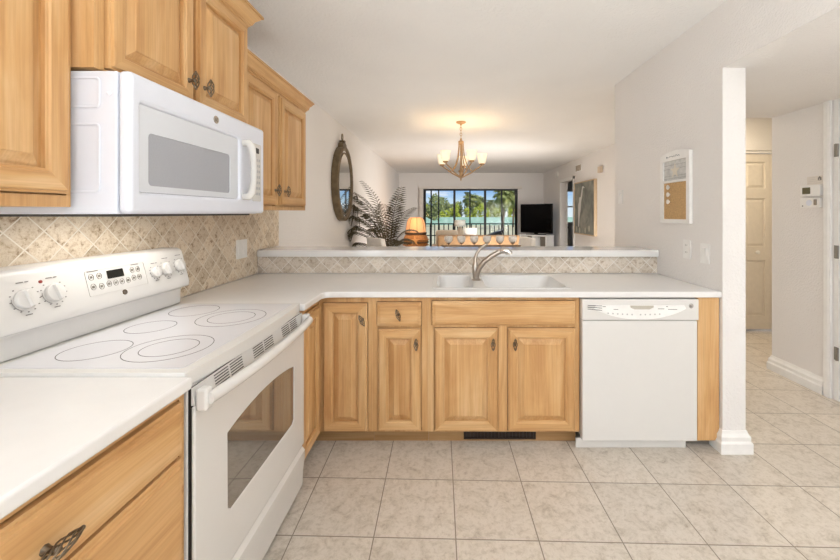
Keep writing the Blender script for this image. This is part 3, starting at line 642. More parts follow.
# backguard with sloping control panel
prof = [(-1.335, .8795), (-1.245, .8795), (-1.245, .935), (-1.240, .955), (-1.205, .962), (-1.203, .985), (-1.237, 1.118), (-1.245, 1.133), (-1.262, 1.139), (-1.335, 1.139)]
mb = MB(); mb.loft([[V((x, y, z)) for x, z in prof] for y in (Y0, Y1)]); bg = obj('backguard', mb, WHITE, t, bevel=.008, seg=3, smooth=30)
sl = V((-1.237, 0, 1.118))-V((-1.203, 0, .985)); sl.normalize()
CF = F((-1.203, 0, .985), (0, 1, 0), tuple(sl))        # a = world y, b = up the slope from the panel's foot
def cf(z): return (z-.985)/sl.z
def knob_dial(y, z, r):
    fr = F(CF(y, cf(z), .001), CF.u, CF.v)
    mb = MB(); mb.lathe([(r, 0), (r, .008), (r*.94, .0115), (r*.9, .012), (1e-7, .012)], fr, 28); k = obj('knob', mb, WHITE, bg, smooth=40)
    mb = MB(); q = F(fr(0, 0, 0), (fr.u*.97+fr.v*.2).normalized(), (fr.v*.97-fr.u*.2).normalized())
    mb.loft([[q(-.006, -r*.9, .0118), q(.006, -r*.9, .0118), q(.006, r*.9, .0118), q(-.006, r*.9, .0118)], [q(-.003, -r*.82, .019), q(.003, -r*.82, .019), q(.003, r*.82, .019), q(-.003, r*.82, .019)]]); obj('grip', mb, WHITE, k, bevel=.001)
    mb = MB()
    for i in range(11):
        a = R(130+i*28); rr = r*1.32; c = fr(rr*math.cos(a), rr*math.sin(a), .0006); mb.prism(F(c, fr.u, fr.v), rrect(-.0022, .0022, -.0016, .0016, .0007, 1), 0, .0005)
    arcp = [(r*1.18*math.cos(R(170+i*10)), r*1.18*math.sin(R(170+i*10))) for i in range(9)]; arcq = [(r*1.22*math.cos(R(250-i*10)), r*1.22*math.sin(R(250-i*10))) for i in range(9)]
    mb.prism(F(fr(0, 0, .0004), fr.u, fr.v), arcp+arcq, 0, .0005)
    for (a0, a1, b) in ((-.014, .004, r*1.7), (.008, .018, r*1.7), (-.009, .009, -r*1.6)): mb.prism(F(fr(0, 0, .0004), fr.u, fr.v), [(a0, b-.0014), (a1, b-.0014), (a1, b+.0014), (a0, b+.0014)], 0, .0005)
    obj('dial_marks', mb, PRINT, k)
for y, z, r in ((1.078, 1.051, .029), (1.157, 1.053, .028), (1.56, 1.053, .022), (1.623, 1.058, .027), (1.703, 1.063, .027)): knob_dial(y, z, r)
mb = MB(); mb.lathe([(.005, 0), (.005, .002), (1e-7, .003)], F(CF(1.128, cf(1.092), 0), CF.u, CF.v), 12); obj('indicator_light', mb, plain('red_indicator', srgb(150, 60, 50), .3), bg)
mb = MB(); mb.prism(CF, rrect(1.265, 1.512, cf(.995)+.02, cf(1.1), .006), .0002, .0014, holes=[rrect(1.2662, 1.5108, cf(.995)+.0212, cf(1.1)-.0012, .005)]); obj('panel_outline', mb, FAINT, bg)
mb = MB(); mb.prism(CF, rrect(1.345, 1.412, cf(1.062), cf(1.091), .003), .0002, .002); obj('clock_display', mb, LCD, bg)
for y, z in ((1.285, 1.078), (1.315, 1.078), (1.285, 1.045), (1.315, 1.042), (1.345, 1.045), (1.372, 1.044), (1.398, 1.044), (1.425, 1.044), (1.452, 1.078), (1.478, 1.078), (1.452, 1.048), (1.478, 1.048)):
    mb = MB(); mb.prism(F(CF(y, cf(z), .0002), CF.u, CF.v), circ(0, 0, .0095, 16, .011), 0, .0012, holes=[circ(0, 0, .0086, 16, .0101)]); mb.prism(F(CF(y, cf(z), .0002), CF.u, CF.v), rrect(-.004, .004, -.004, .004, .001, 1), 0, .0012); obj('touch_pad', mb, HINGE, bg)
mb = MB(); mb.prism(CF, [(1.275, cf(1.096)), (1.315, cf(1.096)), (1.315, cf(1.099)), (1.275, cf(1.099))], .0002, .001); mb.prism(CF, [(1.452, cf(1.096)), (1.485, cf(1.096)), (1.485, cf(1.099)), (1.452, cf(1.099))], .0002, .001); obj('pad_caption', mb, PRINT, bg)
emblem(F(CF(1.398, cf(1.004), .0003), CF.u, CF.v), .0095, bg, PEWTER)
# vent strip, oven door, drawer
fr = FX(-.70)
mb = MB(); mb.loft([[V((-.6785, y, .835)), V((-.6775, y, .835)), V((-.669, y, .788)), V((-.6785, y, .788))] for y in (Y0+.004, Y1-.004)]); vs = obj('vent_strip', mb, WHITE, t, bevel=.003)
vf = F((-.669, 0, .788), (0, 1, 0), tuple((V((-.6775, 0, .835))-V((-.669, 0, .788))).normalized()))
for g in (1.155, 1.37, 1.595):
    for c in (-.039, .039):
        for k in range(5):
            mb = MB(); mb.fbox(vf, g+c-.034, g+c+.034, .006+k*.0082, .0092+k*.0082, .0002, .001); obj('vent_slot', mb, SLOT, vs)
DX = -.668
win = [(1.155, .385), (1.615, .385), (1.63, .40), (1.632, .628)]+[(1.632-.494*k/10, .628+.028*math.sin(PI*k/10)**.8) for k in range(1, 10)]+[(1.138, .628), (1.14, .40)]
fr = FX(DX)
mb = MB(); mb.prism(fr, [(Y0+.003, .225), (Y1-.003, .225), (Y1-.003, .785), (Y0+.003, .785)], -.0105, 0, holes=[win]); od = obj('oven_door', mb, WHITE, t, bevel=.0045, seg=3, smooth=30)
cxm = (1.385, .515); win2 = [(cxm[0]+(a-cxm[0])*.999, cxm[1]+(b-cxm[1])*.999) for a, b in win]
mb = MB(); mb.prism(fr, win2, -.0103, -.003); obj('window', mb, DARKGLASS, od)
mb = MB()
hp = [(1.0+k*(1.732-1.0)/12, .045*math.sin(PI*(.08+.84*k/12))**.55) for k in range(13)]
mb.tube([fr(a, .803, c+.008) for a, c in hp], [.017]*13, 12); hd = obj('handle', mb, WHITE, od, smooth=50)
for a in (1.004, 1.728):
    mb = MB(); mb.fbox(fr, a-.015, a+.015, .772, .832, .0005, .030); obj('handle_bracket', mb, WHITE, hd, bevel=.006)
mb = MB(); mb.loft([[V((x, y, z)) for x, z in ((-.6785, .03), (-.675, .03), (-.672, .10), (-.664, .165), (-.664, .195), (-.676, .21), (-.676, .222), (-.6785, .222))] for y in (Y0+.003, Y1-.003)]); obj('storage_drawer', mb, WHITE, t, bevel=.004, smooth=30)

# ------------------------------------------------------------------ dishwasher
t = thing('dishwasher', 'white built-in dishwasher under the counter right of the sink cabinet', 'dishwasher', (1.05, 2.35, 0))
fr = FNY(2.05)
mb = MB(); mb.box(.745, 1.362, 2.075, 2.64, .06, .834); obj('tub', mb, WHITE, t)
mb = MB(); mb.fbox(fr, .738, 1.364, .056, .713, -.02, .018); dd = obj('door', mb, WHITE, t, bevel=.004)
mb = MB(); mb.fbox(fr, .736, 1.371, .716, .830, -.02, .021); cp = obj('control_panel', mb, WHITE, t, bevel=.005)
mb = MB(); n = 16
lo = [(.80+.50*k/n, .745-.024*math.sin(PI*k/n)**.7 + .035*abs(2*k/n-1)**2.2) for k in range(n+1)]
hi = [(.80+.50*k/n, .80) for k in range(n, -1, -1)]
hole = [(.995, .797), (.998, .785), (1.02, .776), (1.10, .776), (1.122, .785), (1.125, .797)]
mb.prism(fr, lo+[(1.29, .80), (.81, .80)], .0211, .0245, holes=[hole]); obj('control_strip', mb, TRIM, cp, bevel=.001)
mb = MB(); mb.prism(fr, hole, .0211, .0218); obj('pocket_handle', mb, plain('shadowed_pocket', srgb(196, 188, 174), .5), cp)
for k in range(3):
    mb = MB(); mb.prism(fr, [(.764, .80-k*.010), (.842, .797-k*.012), (.842, .794-k*.012), (.764, .797-k*.010)], .0246, .0252); obj('vent_slot', mb, SLOT, cp)
for k in range(11):
    x = .875+k*.026+(.02 if k > 5 else 0); z = .762-.014*math.sin(PI*(x-.80)/.5)
    mb = MB(); mb.prism(fr, circ(x, z, .0045, 10), .0246, .0252); obj('button', mb, plain('pale_grey_button', srgb(196, 194, 192), .5) if k == 0 else bpy.data.materials['pale_grey_button'], cp)
for a, b, z in ((.845, .862, .79), (.905, .93, .775), (1.145, 1.18, .778), (1.20, 1.25, .775), (1.19, 1.2, .79)):
    mb = MB(); mb.prism(fr, [(a, z), (b, z), (b, z+.003), (a, z+.003)], .0246, .0251); obj('caption_print', mb, PRINT, cp)
emblem(F(fr(1.328, .795, .0212), fr.u, fr.v), .013, cp, CHROME)
mb = MB(); mb.box(.713, 1.322, 2.063, 2.075, .002, .055); obj('toe_panel', mb, WHITE, t, bevel=.002)

# ------------------------------------------------------------------ wall plates, board, thermostat
def plate(name, fr, label, cat, kind, w=.072, h=.117):
    t = thing(name, label, cat, tuple(fr(0, 0, 0)))
    mb = MB(); mb.prism(fr, rrect(-w/2, w/2, -h/2, h/2, .004), .0005, .006); p = obj('cover_plate', mb, TRIM, t, bevel=.0015)
    if kind == 'outlet':
        for b in (-.022, .022):
            mb = MB(); mb.prism(fr, rrect(-.017, .017, b-.015, b+.015, .008), .006, .0085); s = obj('receptacle', mb, TRIM, t)
            mb = MB()
            for a in (-.007, .007): mb.fbox(fr, a-.0012, a+.0012, b-.002, b+.008, .0085, .0088)
            obj('slot', mb, SLOT, s)
    elif kind == 'double':
        for a in (-.029, .029):
            mb = MB(); mb.loft([[fr(a-.017, -.034, .006), fr(a+.017, -.034, .006), fr(a+.017, .034, .006), fr(a-.017, .034, .006)], [fr(a-.017, -.034, .0085), fr(a+.017, -.034, .0085), fr(a+.017, .034, .0085), fr(a-.017, .034, .0085)]]); obj('insert', mb, TRIM, t, bevel=.001)
    else:
        mb = MB(); mb.loft([[fr(-.016, -.033, .006), fr(.016, -.033, .006), fr(.016, .033, .006), fr(-.016, .033, .006)], [fr(-.016, -.033, .0075), fr(.016, -.033, .0075), fr(.016, .033, .012), fr(-.016, .033, .012)]]); obj('rocker', mb, TRIM, t)
plate('outlet', FX(-1.347).__class__((-1.3465, 2.44, 1.065), (0, 1, 0)), 'white double electrical plate on the stone tile backsplash right of the range', 'outlet', 'double', w=.125, h=.122)
plate('outlet', F((1.4995, 2.325, 1.075), (0, -1, 0)), 'white electrical outlet on the wall above the counter end, left of the rocker switch', 'outlet', 'outlet')
plate('light_switch', F((1.4995, 2.165, 1.065), (0, -1, 0)), 'white rocker light switch right of the outlet, near the end of the kitchen wall', 'switch', 'switch')
plate('light_switch', F((1.4995, 3.22, 1.44), (0, -1, 0)), 'white wall switch left of the cork board at the far wall edge', 'switch', 'switch')

bf = F((1.4995, 2.43, 1.465), (0, -1, 0))
t = thing('memo_board', 'white framed memo board with beach print above a cork panel on the kitchen wall', 'memo board', (1.4995, 2.43, 1.465))
top = [(-.155, -.232), (.155, -.232), (.155, .222)]+[(.155-.31*k/10, .222+.022*math.sin(PI*k/10)) for k in range(1, 10)]+[(-.155, .222)]
mb = MB(); mb.prism(bf, top, .0005, .022, holes=[[(-.122, -.205), (.122, -.205), (.122, .035), (-.122, .035)], [(-.122, .05), (.122, .05), (.122, .18), (-.122, .18)]]); obj('frame', mb, TRIM, t, bevel=.002)
mb = MB(); mb.fbox(bf, -.1218, .1218, -.2048, .0348, .001, .014); obj('cork_panel', mb, CORK, t)
mb = MB(); mb.fbox(bf, -.1218, .1218, .0502, .1798, .001, .014); pc = obj('beach_print', mb, PALE, t)
mb = MB()
st = []
for k in range(10):
    a = R(90+36*k); r = .052 if k % 2 == 0 else .021; st.append((r*math.cos(a)-.0, .110+r*math.sin(a)))
mb.prism(bf, st, .0141, .0155); obj('starfish', mb, SAND, pc)
mb = MB()
for z in (.062, .078, .125, .15): mb.fbox(bf, -.12, .12, z, z+.0015, .0141, .0146)
obj('board_lines', mb, PRINT, pc)
mb = MB(); mb.prism(bf, circ(-.075, .206, .006, 12), .0221, .0228)
pts = [(-.058+.012*k,   .204+(.004 if k % 2 else -.002)+(.005 if k in (2, 7) else 0)) for k in range(11)]
mb.tube([bf(a, b, .0225) for a, b in pts], .0013, 5); obj('title_script', mb, plain('navy_print', srgb(86, 92, 104), .6), t)
for k, z in enumerate((.006, -.042, -.090)):
    p = thing('push_pin', ['round white pin on the cork, topmost of three', 'round white pin on the cork, middle of three', 'round white pin on the cork, lowest of three'][k], 'pin', tuple(bf(-.060, z+.0, .0145)), 'white pins on the cork board')
    fr = F(bf(-.060, z, .0145), bf.u, bf.v); mb = MB(); mb.lathe([(.006, 0), (.006, .006), (.015, .009), (.016, .013), (.010, .016), (1e-7, .0165)], fr, 18); obj('head', mb, WFAB, p, smooth=40)

hf = F((2.6995, 2.745, 1.452), (0, -1, 0))
t = thing('thermostat', 'white thermostat with olive screen on the hall wall', 'thermostat', (2.6995, 2.745, 1.452))
mb = MB(); mb.prism(hf, rrect(-.078, .07, -.028, .052, .005), .0005, .026); obj('housing', mb, TRIM, t, bevel=.003)
mb = MB(); mb.prism(hf, rrect(-.062, .0, -.012, .037, .003), .0262, .0268); obj('screen', mb, LCDG, t)
t = thing('control_box', 'white control box with grey slider mounted right below the thermostat', 'control', (2.6995, 2.745, 1.37))
mb = MB(); mb.prism(hf, rrect(-.086, .062, -.112, -.040, .005), .0005, .02); obj('housing', mb, TRIM, t, bevel=.003)
mb = MB(); mb.prism(hf, rrect(.022, .042, -.095, -.052, .003), .0202, .024); obj('slider', mb, HINGE, t)
mb = MB(); mb.prism(hf, circ(-.015, -.077, .022, 20), .0202, .022); obj('dial', mb, COOL, t)
mb = MB(); mb.prism(hf, circ(-.065, -.1, .005, 12), .0202, .022); obj('lamp', mb, PRINT, t)
t = thing('wall_notice', 'small printed notice with house drawing stuck above the thermostat', 'notice', (2.6995, 2.745, 1.54))
mb = MB(); mb.fbox(hf, -.05, .066, .058, .118, .0005, .0018); obj('sheet', mb, plain('notice_paper', srgb(226, 219, 210), .6), t)
mb = MB()
for k, (a, b) in enumerate(((-.044, .012), (-.044, .018), (-.044, .03), (-.044, .055))): mb.fbox(hf, a, b, .106-k*.013, .1085-k*.013, .0019, .0023)
obj('print_lines', mb, FAINT, t)
mb = MB(); mb.prism(hf, [(.032, .085), (.058, .085), (.058, .104), (.045, .115), (.032, .104)], .0019, .0024, holes=[[(.04, .088), (.047, .088), (.047, .097), (.04, .097)]]); obj('house_drawing', mb, PRINT, t)

# ------------------------------------------------------------------ unseen ceiling fixtures added above the fill and passage lights
t = thing('unseen_ceiling_light', 'added unseen white rectangular diffuser light on the kitchen ceiling', 'ceiling light', (.15, .75, 2.44))
mb = MB(); mb.box(-.48, .78, .45, 1.05, 2.38, 2.4395); obj('housing', mb, TRIM, t, bevel=.004)
for nm, x, y, z, s, lab in (('unseen_ceiling_light', 2.15, .9, 2.0895, .17, 'added unseen small flush white light under the dropped hall ceiling'), ('unseen_ceiling_light', 2.75, 3.62, 2.4395, .15, 'flush white light over the passage by the closet'), ('unseen_ceiling_light', 2.2, 4.15, 2.4395, .22, 'added unseen flush white light over the entry behind the kitchen wall')):
    t = thing(nm, lab, 'ceiling light', (x, y, z)); mb = MB(); mb.lathe([(s, 0), (s, -.03), (s*.9, -.045), (1e-7, -.05)], F((x, y, z), (1, 0, 0), (0, 1, 0)), 28); obj('housing', mb, TRIM, t, smooth=40)

# ------------------------------------------------------------------ chandelier
CX, CY = .175, 4.67
t = thing('chandelier', 'antique gold chandelier with five lit frosted glass shades hanging from the ceiling', 'chandelier', (CX, CY, 2.44))
cf0 = F((CX, CY, 0), (1, 0, 0), (0, 1, 0))
mb = MB(); mb.lathe([(.062, 2.4395), (.062, 2.43), (.045, 2.42), (.014, 2.41), (.008, 2.395)], cf0, 24); obj('canopy', mb, BRASS, t, smooth=40)
mb = MB()
for k in range(5):
    z = 2.385-k*.034; n = 12
    mb.tube([(CX+(.012*math.cos(2*PI*i/n) if k % 2 else 0), CY+(0 if k % 2 else .012*math.cos(2*PI*i/n)), z+.021*math.sin(2*PI*i/n)) for i in range(n+1)], .0035, 6)
obj('chain', mb, BRASS, t, smooth=50)
mb = MB(); mb.lathe([(.004, 2.24), (.012, 2.23), (.012, 2.21), (.032, 2.20), (.036, 2.185), (.02, 2.165), (.011, 2.15), (.011, 1.92), (.014, 1.84), (.03, 1.83), (.034, 1.815), (.02, 1.80), (.022, 1.775), (.012, 1.745), (.008, 1.71), (1e-7, 1.70)], cf0, 20); obj('column', mb, BRASS, t, smooth=40)
for k in range(5):
    a = R(-8+72*k); d = V((math.cos(a), -math.sin(a), 0)); c = V((CX, CY, 0))
    P = lambda r, z: c+d*r+V((0, 0, z))
    mb = MB(); mb.tube([P(.012, 1.745), P(.05, 1.765), P(.12, 1.80), (P(.19, 1.85)), P(.245, 1.885), P(.268, 1.905)], [.009, .009, .0085, .008, .0075, .0075], 8)
    mb.tube([P(.028, 2.19), P(.032, 2.10), P(.045, 2.0), P(.075, 1.91), P(.12, 1.84), P(.155, 1.825)], .0065, 6)
    mb.lathe([(.012, 1.90), (.03, 1.912), (.034, 1.922), (.018, 1.93)], F(tuple(P(.27, 0)), (1, 0, 0), (0, 1, 0)), 14)
    am = obj('arm', mb, BRASS, t, smooth=50)
    sh = MB(); q = F(tuple(P(.27, 0)), (1, 0, 0), (0, 1, 0))
    sh.lathe([(.03, 1.924), (.044, 1.935), (.05, 1.97), (.056, 2.02), (.066, 2.045), (.063, 2.046), (.053, 2.02), (.046, 1.97), (.04, 1.94), (1e-7, 1.934)], q, 20); obj('shade', sh, FROST, am, smooth=50)
    light('chandelier_bulb', 'POINT', tuple(P(.27, 2.035)), .8, (1, .76, .48), size=.03)

# ------------------------------------------------------------------ oval mirror on the left wall
t = thing('wall_mirror', 'oval wall mirror in a thick aged bronze frame with top ring, on the left wall', 'mirror', (XL, 4.72, 1.67))
mf = F((XL, 4.72, 1.67), (0, 1, 0))
mb = MB(); E = lambda ra, rb, c: [mf(ra*math.cos(2*PI*i/48), rb*math.sin(2*PI*i/48), c) for i in range(48)]
mb.loft([E(.33, .44, .001), E(.36, .47, .004), E(.36, .47, .078), E(.35, .46, .086), E(.325, .435, .086), E(.31, .42, .080), E(.305, .412, .070), E(.305, .412, .001)], False, False); obj('frame', mb, BRONZE, t, smooth=40)
mb = MB(); mb.prism(mf, [(.304*math.cos(2*PI*i/48), .411*math.sin(2*PI*i/48)) for i in range(48)], .05, .070); obj('glass', mb, MIRROR, t)
mb = MB(); mb.loft([E(.29, .395, .0702), E(.29, .395, .076), E(.272, .375, .076), E(.272, .375, .0702)], False, False); obj('inner_rim', mb, BRONZE, t)
mb = MB(); mb.prism(mf, [(-.10, .45), (.10, .45), (.075, .50), (.03, .52), (.03, .545), (-.03, .545), (-.03, .52), (-.075, .50)], .005, .07); cap = obj('crest', mb, BRONZE, t, bevel=.006)
mb = MB(); mb.tube([mf(.03*math.cos(2*PI*i/16), .585+.045*math.sin(2*PI*i/16), .035) for i in range(17)], .006, 6); obj('ring', mb, BRONZE, cap, smooth=50)

# ------------------------------------------------------------------ dining chairs, candle holder, living room
def chair(x, y, face, label):
    t = thing('dining_chair', label, 'chair', (0, 0, 0), 'white slipcovered dining chairs')
    mb = MB(); mb.loft([[V(p) for p in ((-.23, -.02, .36), (.23, -.02, .36), (.23, .05, .36), (-.23, .05, .36))], [V(p) for p in ((-.23, .01, .75), (.23, .01, .75), (.23, .08, .75), (-.23, .08, .75))], [V(p) for p in ((-.19, .05, 1.0), (.19, .05, 1.0), (.19, .115, 1.0), (-.19, .115, 1.0))]]); obj('backrest', mb, WFAB, t, bevel=.02)
    mb = MB(); mb.box(-.23, .23, -.45, -.021, .36, .48); obj('seat', mb, WFAB, t, bevel=.02)
    for lx in (-.2, .2):
        for ly in (-.42, .02):
            mb = MB(); mb.box(lx-.02, lx+.02, ly-.02, ly+.02, 0, .36); obj('leg', mb, RATTAN, t)
    t.location = (x, y, 0); t.rotation_euler = (0, 0, face); return t
chair(-.80, 4.55, R(128), 'white slipcovered dining chair back left of the bar, before the palm')
chair(.92, 4.62, R(-80), 'white slipcovered dining chair back right of the candle holders, left of the television')

t = thing('candle_holder', 'long bronze wire holder carrying frosted cups on the bar ledge', 'candle holder', (.26, 2.865, 1.0365))
hm = plain('aged_bronze_wire', srgb(150, 122, 92), .45, metal=.6)
mb = MB(); mb.tube([(-.03, 2.865, 1.05), (.55, 2.865, 1.05)], .005, 6); mb.tube([(-.03, 2.845, 1.045), (.55, 2.845, 1.045)], .0035, 6)
mb.tube([(-.03, 2.845, 1.045), (-.045, 2.855, 1.05), (-.03, 2.865, 1.05)], .0035, 6); mb.tube([(.55, 2.845, 1.045), (.565, 2.855, 1.05), (.55, 2.865, 1.05)], .0035, 6); obj('rail', mb, hm, t, smooth=50)
for x in (0, .26, .52):
    mb = MB(); mb.tube([(x-.02, 2.83, 1.040), (x, 2.855, 1.05), (x+.02, 2.89, 1.040)], .0035, 6); obj('foot', mb, hm, t, smooth=50)
for k in range(6):
    x = .012+k*.0985
    mb = MB(); mb.lathe([(.003, 1.05), (.004, 1.062), (.016, 1.068), (.02, 1.071)], F((x, 2.865, 0), (1, 0, 0), (0, 1, 0)), 12); obj('cup_stem', mb, hm, t, smooth=50)
LB = ['leftmost of the six frosted candle cups on the bronze holder', 'second frosted candle cup from the left on the bronze holder', 'third frosted candle cup from the left on the bronze holder', 'third frosted candle cup from the right on the bronze holder', 'second frosted candle cup from the right on the bronze holder', 'rightmost of the six frosted candle cups on the bronze holder']
for k in range(6):
    x = .012+k*.0985
    v = thing('candle_cup', LB[k], 'candle cup', (x, 2.865, 1.0715), 'frosted candle cups on the bar ledge')
    mb = MB(); mb.lathe([(.014, 1.0718), (.026, 1.08), (.033, 1.098), (.031, 1.118), (.028, 1.124), (.026, 1.122), (.029, 1.10), (.022, 1.085), (1e-7, 1.08)], F((x, 2.865, 0), (1, 0, 0), (0, 1, 0)), 18); c = obj('glass_cup', mb, VOTIVE, v, smooth=50)

# potted palm
PX, PY = -.84, 5.35
t = thing('potted_palm', 'dark feathery potted palm in the corner by the left wall', 'plant', (PX, PY, 0))
mb = MB(); mb.lathe([(.13, .001), (.17, .10), (.19, .30), (.20, .34), (.185, .34), (.17, .31)], F((PX, PY, 0), (1, 0, 0), (0, 1, 0)), 24); mb.lathe([(.17, .30), (1e-7, .31)], F((PX, PY, 0), (1, 0, 0), (0, 1, 0)), 24); obj('planter', mb, PALMP, t, smooth=40)
def frond(mb, p0, az, up0, length, droop, lw, lfw=.012, n=26, xmin=-999, ymin=-999):
    p = V(p0); el = up0; pts = [p.copy()]; st = length/n; d = V((math.cos(az), math.sin(az), 0)); side = V((-d.y, d.x, 0))
    tang = []
    for i in range(n):
        el -= droop*(i/n)*2/n; s = d*math.cos(el)+V((0, 0, math.sin(el))); p = p+s*st; p.x = max(p.x, xmin); p.y = max(p.y, ymin); pts.append(p.copy()); tang.append(s)
    mb.tube(pts, [.005*(1-.7*i/n)*(lfw/.02)**.5 for i in range(n+1)], 5)
    for i in range(int(n*.22), n):
        f = (i/n-.22)/.78; L = lw*(.35+1.0*math.sin(PI*min(.12+f*.85, 1)))
        for sg in (-1, 1):
            s = tang[i]; nrm = s.cross(side).normalized(); o = pts[i]
            tip = o+(side*sg*.82+s*.55).normalized()*L+V((0, 0, -.28*L)); tip.x = max(tip.x, xmin-.02); tip.y = max(tip.y, ymin-.02); mid = o+(tip-o)*.5+V((0, 0, .06*L))
            w = s*lfw*.5
            mb.add([o-w*.4, o+w*.4, mid+w, tip, mid-w], [(0, 1, 2, 3, 4)])
random.seed(11)
mb = MB(); mb.tube([(PX, PY, .31), (PX+.01, PY, .5), (PX, PY, .72)], [.05, .045, .04], 10); obj('trunk', mb, TRUNK, t)
FR = [(60, 84, 1.05, .5, .17), (75, 80, 1.0, .7, .15), (175, 80, 1.45, 2.2, .17), (190, 76, 1.35, 2.4, .17), (165, 66, 1.15, 2.2, .16), (200, 52, .9, 1.9, .15), (182, 34, .75, 1.5, .14), (215, 28, .7, 1.7, .14), (345, 66, .5, 2.2, .10), (10, 76, .62, 2.0, .12), (330, 60, .42, 1.8, .09), (135, 70, 1.1, 2.0, .16), (260, 55, .5, 2.0, .12), (150, 78, 1.2, 1.7, .16), (290, 66, .5, 2.2, .12), (185, 84, 1.1, 1.2, .16), (120, 58, .9, 2.1, .15), (172, 74, 1.3, 2.3, .17), (196, 68, 1.15, 2.2, .16), (178, 60, .95, 2.0, .15), (45, 80, .9, 1.3, .15), (110, 80, .95, 1.2, .16), (205, 60, .95, 2.3, .15), (160, 86, 1.2, .9, .16)]
for k, (az, el, L, dr, lw) in enumerate(FR):
    mb = MB(); a = R(az); p0 = (PX+.03*math.cos(a), PY+.03*math.sin(a), .70); frond(mb, p0, a, R(el), L, dr, lw, lfw=.017, n=26, xmin=XL+.05, ymin=4.95); obj('frond', mb, PALM, t)

# lit rattan lamp with end table, second lamp, sofa, armchair
def table(x, y, h, w, label, name='end_table', mat=RATTAN):
    t = thing(name, label, 'table', (x, y, 0)); mb = MB(); mb.box(x-w, x+w, y-w, y+w, h-.03, h); obj('tabletop', mb, mat, t, bevel=.004)
    for sx in (-1, 1):
        for sy in (-1, 1):
            mb = MB(); mb.box(x+sx*(w-.04)-.02, x+sx*(w-.04)+.02, y+sy*(w-.04)-.02, y+sy*(w-.04)+.02, 0, h-.03); obj('leg', mb, mat, t)
    return t
LX, LY = -.71, 8.5
table(LX, LY, .50, .30, 'honey rattan end table carrying the glowing orange lamp')
t = thing('table_lamp', 'glowing orange table lamp with starfish on its rattan base, beside the palm', 'lamp', (LX, LY, .501))
q = F((LX, LY, 0), (1, 0, 0), (0, 1, 0))
mb = MB(); mb.lathe([(.20, .502), (.25, .56), (.28, .66), (.27, .75), (.24, .80), (.20, .815), (1e-7, .82)], q, 24); bs = obj('base', mb, RATTAN, t, smooth=40)
for z in (.58, .64, .70):
    mb = MB(); rr = .262+.02*math.sin((z-.5)*9); mb.tube([q((rr+.012)*math.cos(2*PI*i/32), (rr+.012)*math.sin(2*PI*i/32), z) for i in range(33)], .014, 6); obj('rattan_band', mb, RIM if z == .64 else RATTAN, bs, smooth=50)
mb = MB(); st = []
for k in range(10):
    a = R(90+36*k); r = .13 if k % 2 == 0 else .045; st.append((r*math.cos(a), .69+r*math.sin(a)))
mb.prism(F((LX, LY-.30, 0), (1, 0, 0)), st, 0, .025); obj('starfish', mb, plain('amber_starfish', srgb(236, 170, 100), .7), bs, bevel=.006)
mb = MB(); mb.lathe([(.235, .815), (.25, .822), (.25, .858), (.235, .866)], q, 28); mb.lathe([(.03, .80), (.02, .90), (.02, 1.18)], q, 10); obj('shade_rim', mb, RIM, t, smooth=40)
mb = MB(); mb.lathe([(.232, .868), (.225, .93), (.21, 1.05), (.185, 1.14), (.14, 1.195), (.07, 1.205), (1e-7, 1.206)], q, 28); sh = obj('shade', mb, LAMPSH, t, smooth=40)
for k in range(8):
    a = 2*PI*k/8+.2; mb = MB(); mb.tube([q(r*math.cos(a), r*math.sin(a), z) for r, z in ((.234, .868), (.227, .93), (.212, 1.05), (.187, 1.14), (.142, 1.196))], .004, 5); obj('shade_rib', mb, RIM, sh)
light('lamp_bulb', 'POINT', (LX, LY-.5, 1.25), 5, (1, .6, .3), size=.1)

table(.31, 8.9, .62, .2, 'small honey table behind the sofa carrying the pale lamp')
t = thing('table_lamp', 'pale shaded table lamp with sandy base before the left window panes', 'lamp', (.31, 8.9, .621))
q = F((.31, 8.9, 0), (1, 0, 0), (0, 1, 0))
mb = MB(); mb.lathe([(.08, .622), (.085, .64), (.06, .70), (.075, .82), (.06, .93), (.02, .96), (.012, .99)], q, 20); obj('base', mb, LINEN, t, smooth=40)
mb = MB(); mb.lathe([(.14, .985), (.125, 1.135)], q, 24); mb.f = mb.f[:-2]; mb.mi = mb.mi[:-2]; o = obj('shade', mb, IVORY, t, smooth=40)
sm = o.modifiers.new('thickness', 'SOLIDIFY'); sm.thickness = .004
mb = MB(); mb.tube([q(0, 0, .985), q(0, 0, 1.06)], .012, 8); obj('bulb', mb, IVORY, t)

t = thing('sofa', 'tan upholstered sofa seen from behind, facing the sliding doors', 'sofa', (.6, 7.4, 0))
mb = MB(); mb.box(-.18, 1.38, 7.0, 7.18, .12, .88); obj('backrest', mb, TAN, t, bevel=.04, seg=3)
mb = MB(); mb.box(-.18, 1.38, 7.185, 7.85, .12, .30); obj('base', mb, TAN, t, bevel=.02)
for x0, x1 in ((-.18, .0), (1.20, 1.38)):
    mb = MB(); mb.box(x0, x1, 7.185, 7.85, .305, .62); obj('armrest', mb, TAN, t, bevel=.04, seg=3)
for x0, x1 in ((.01, .595), (.605, 1.19)):
    mb = MB(); mb.box(x0, x1, 7.19, 7.86, .305, .46); obj('seat_cushion', mb, TAN, t, bevel=.03)
for x in (-.1, 1.3):
    for y in (7.06, 7.78):
        mb = MB(); mb.box(x-.03, x+.03, y-.03, y+.03, 0, .12); obj('foot', mb, RIM, t)
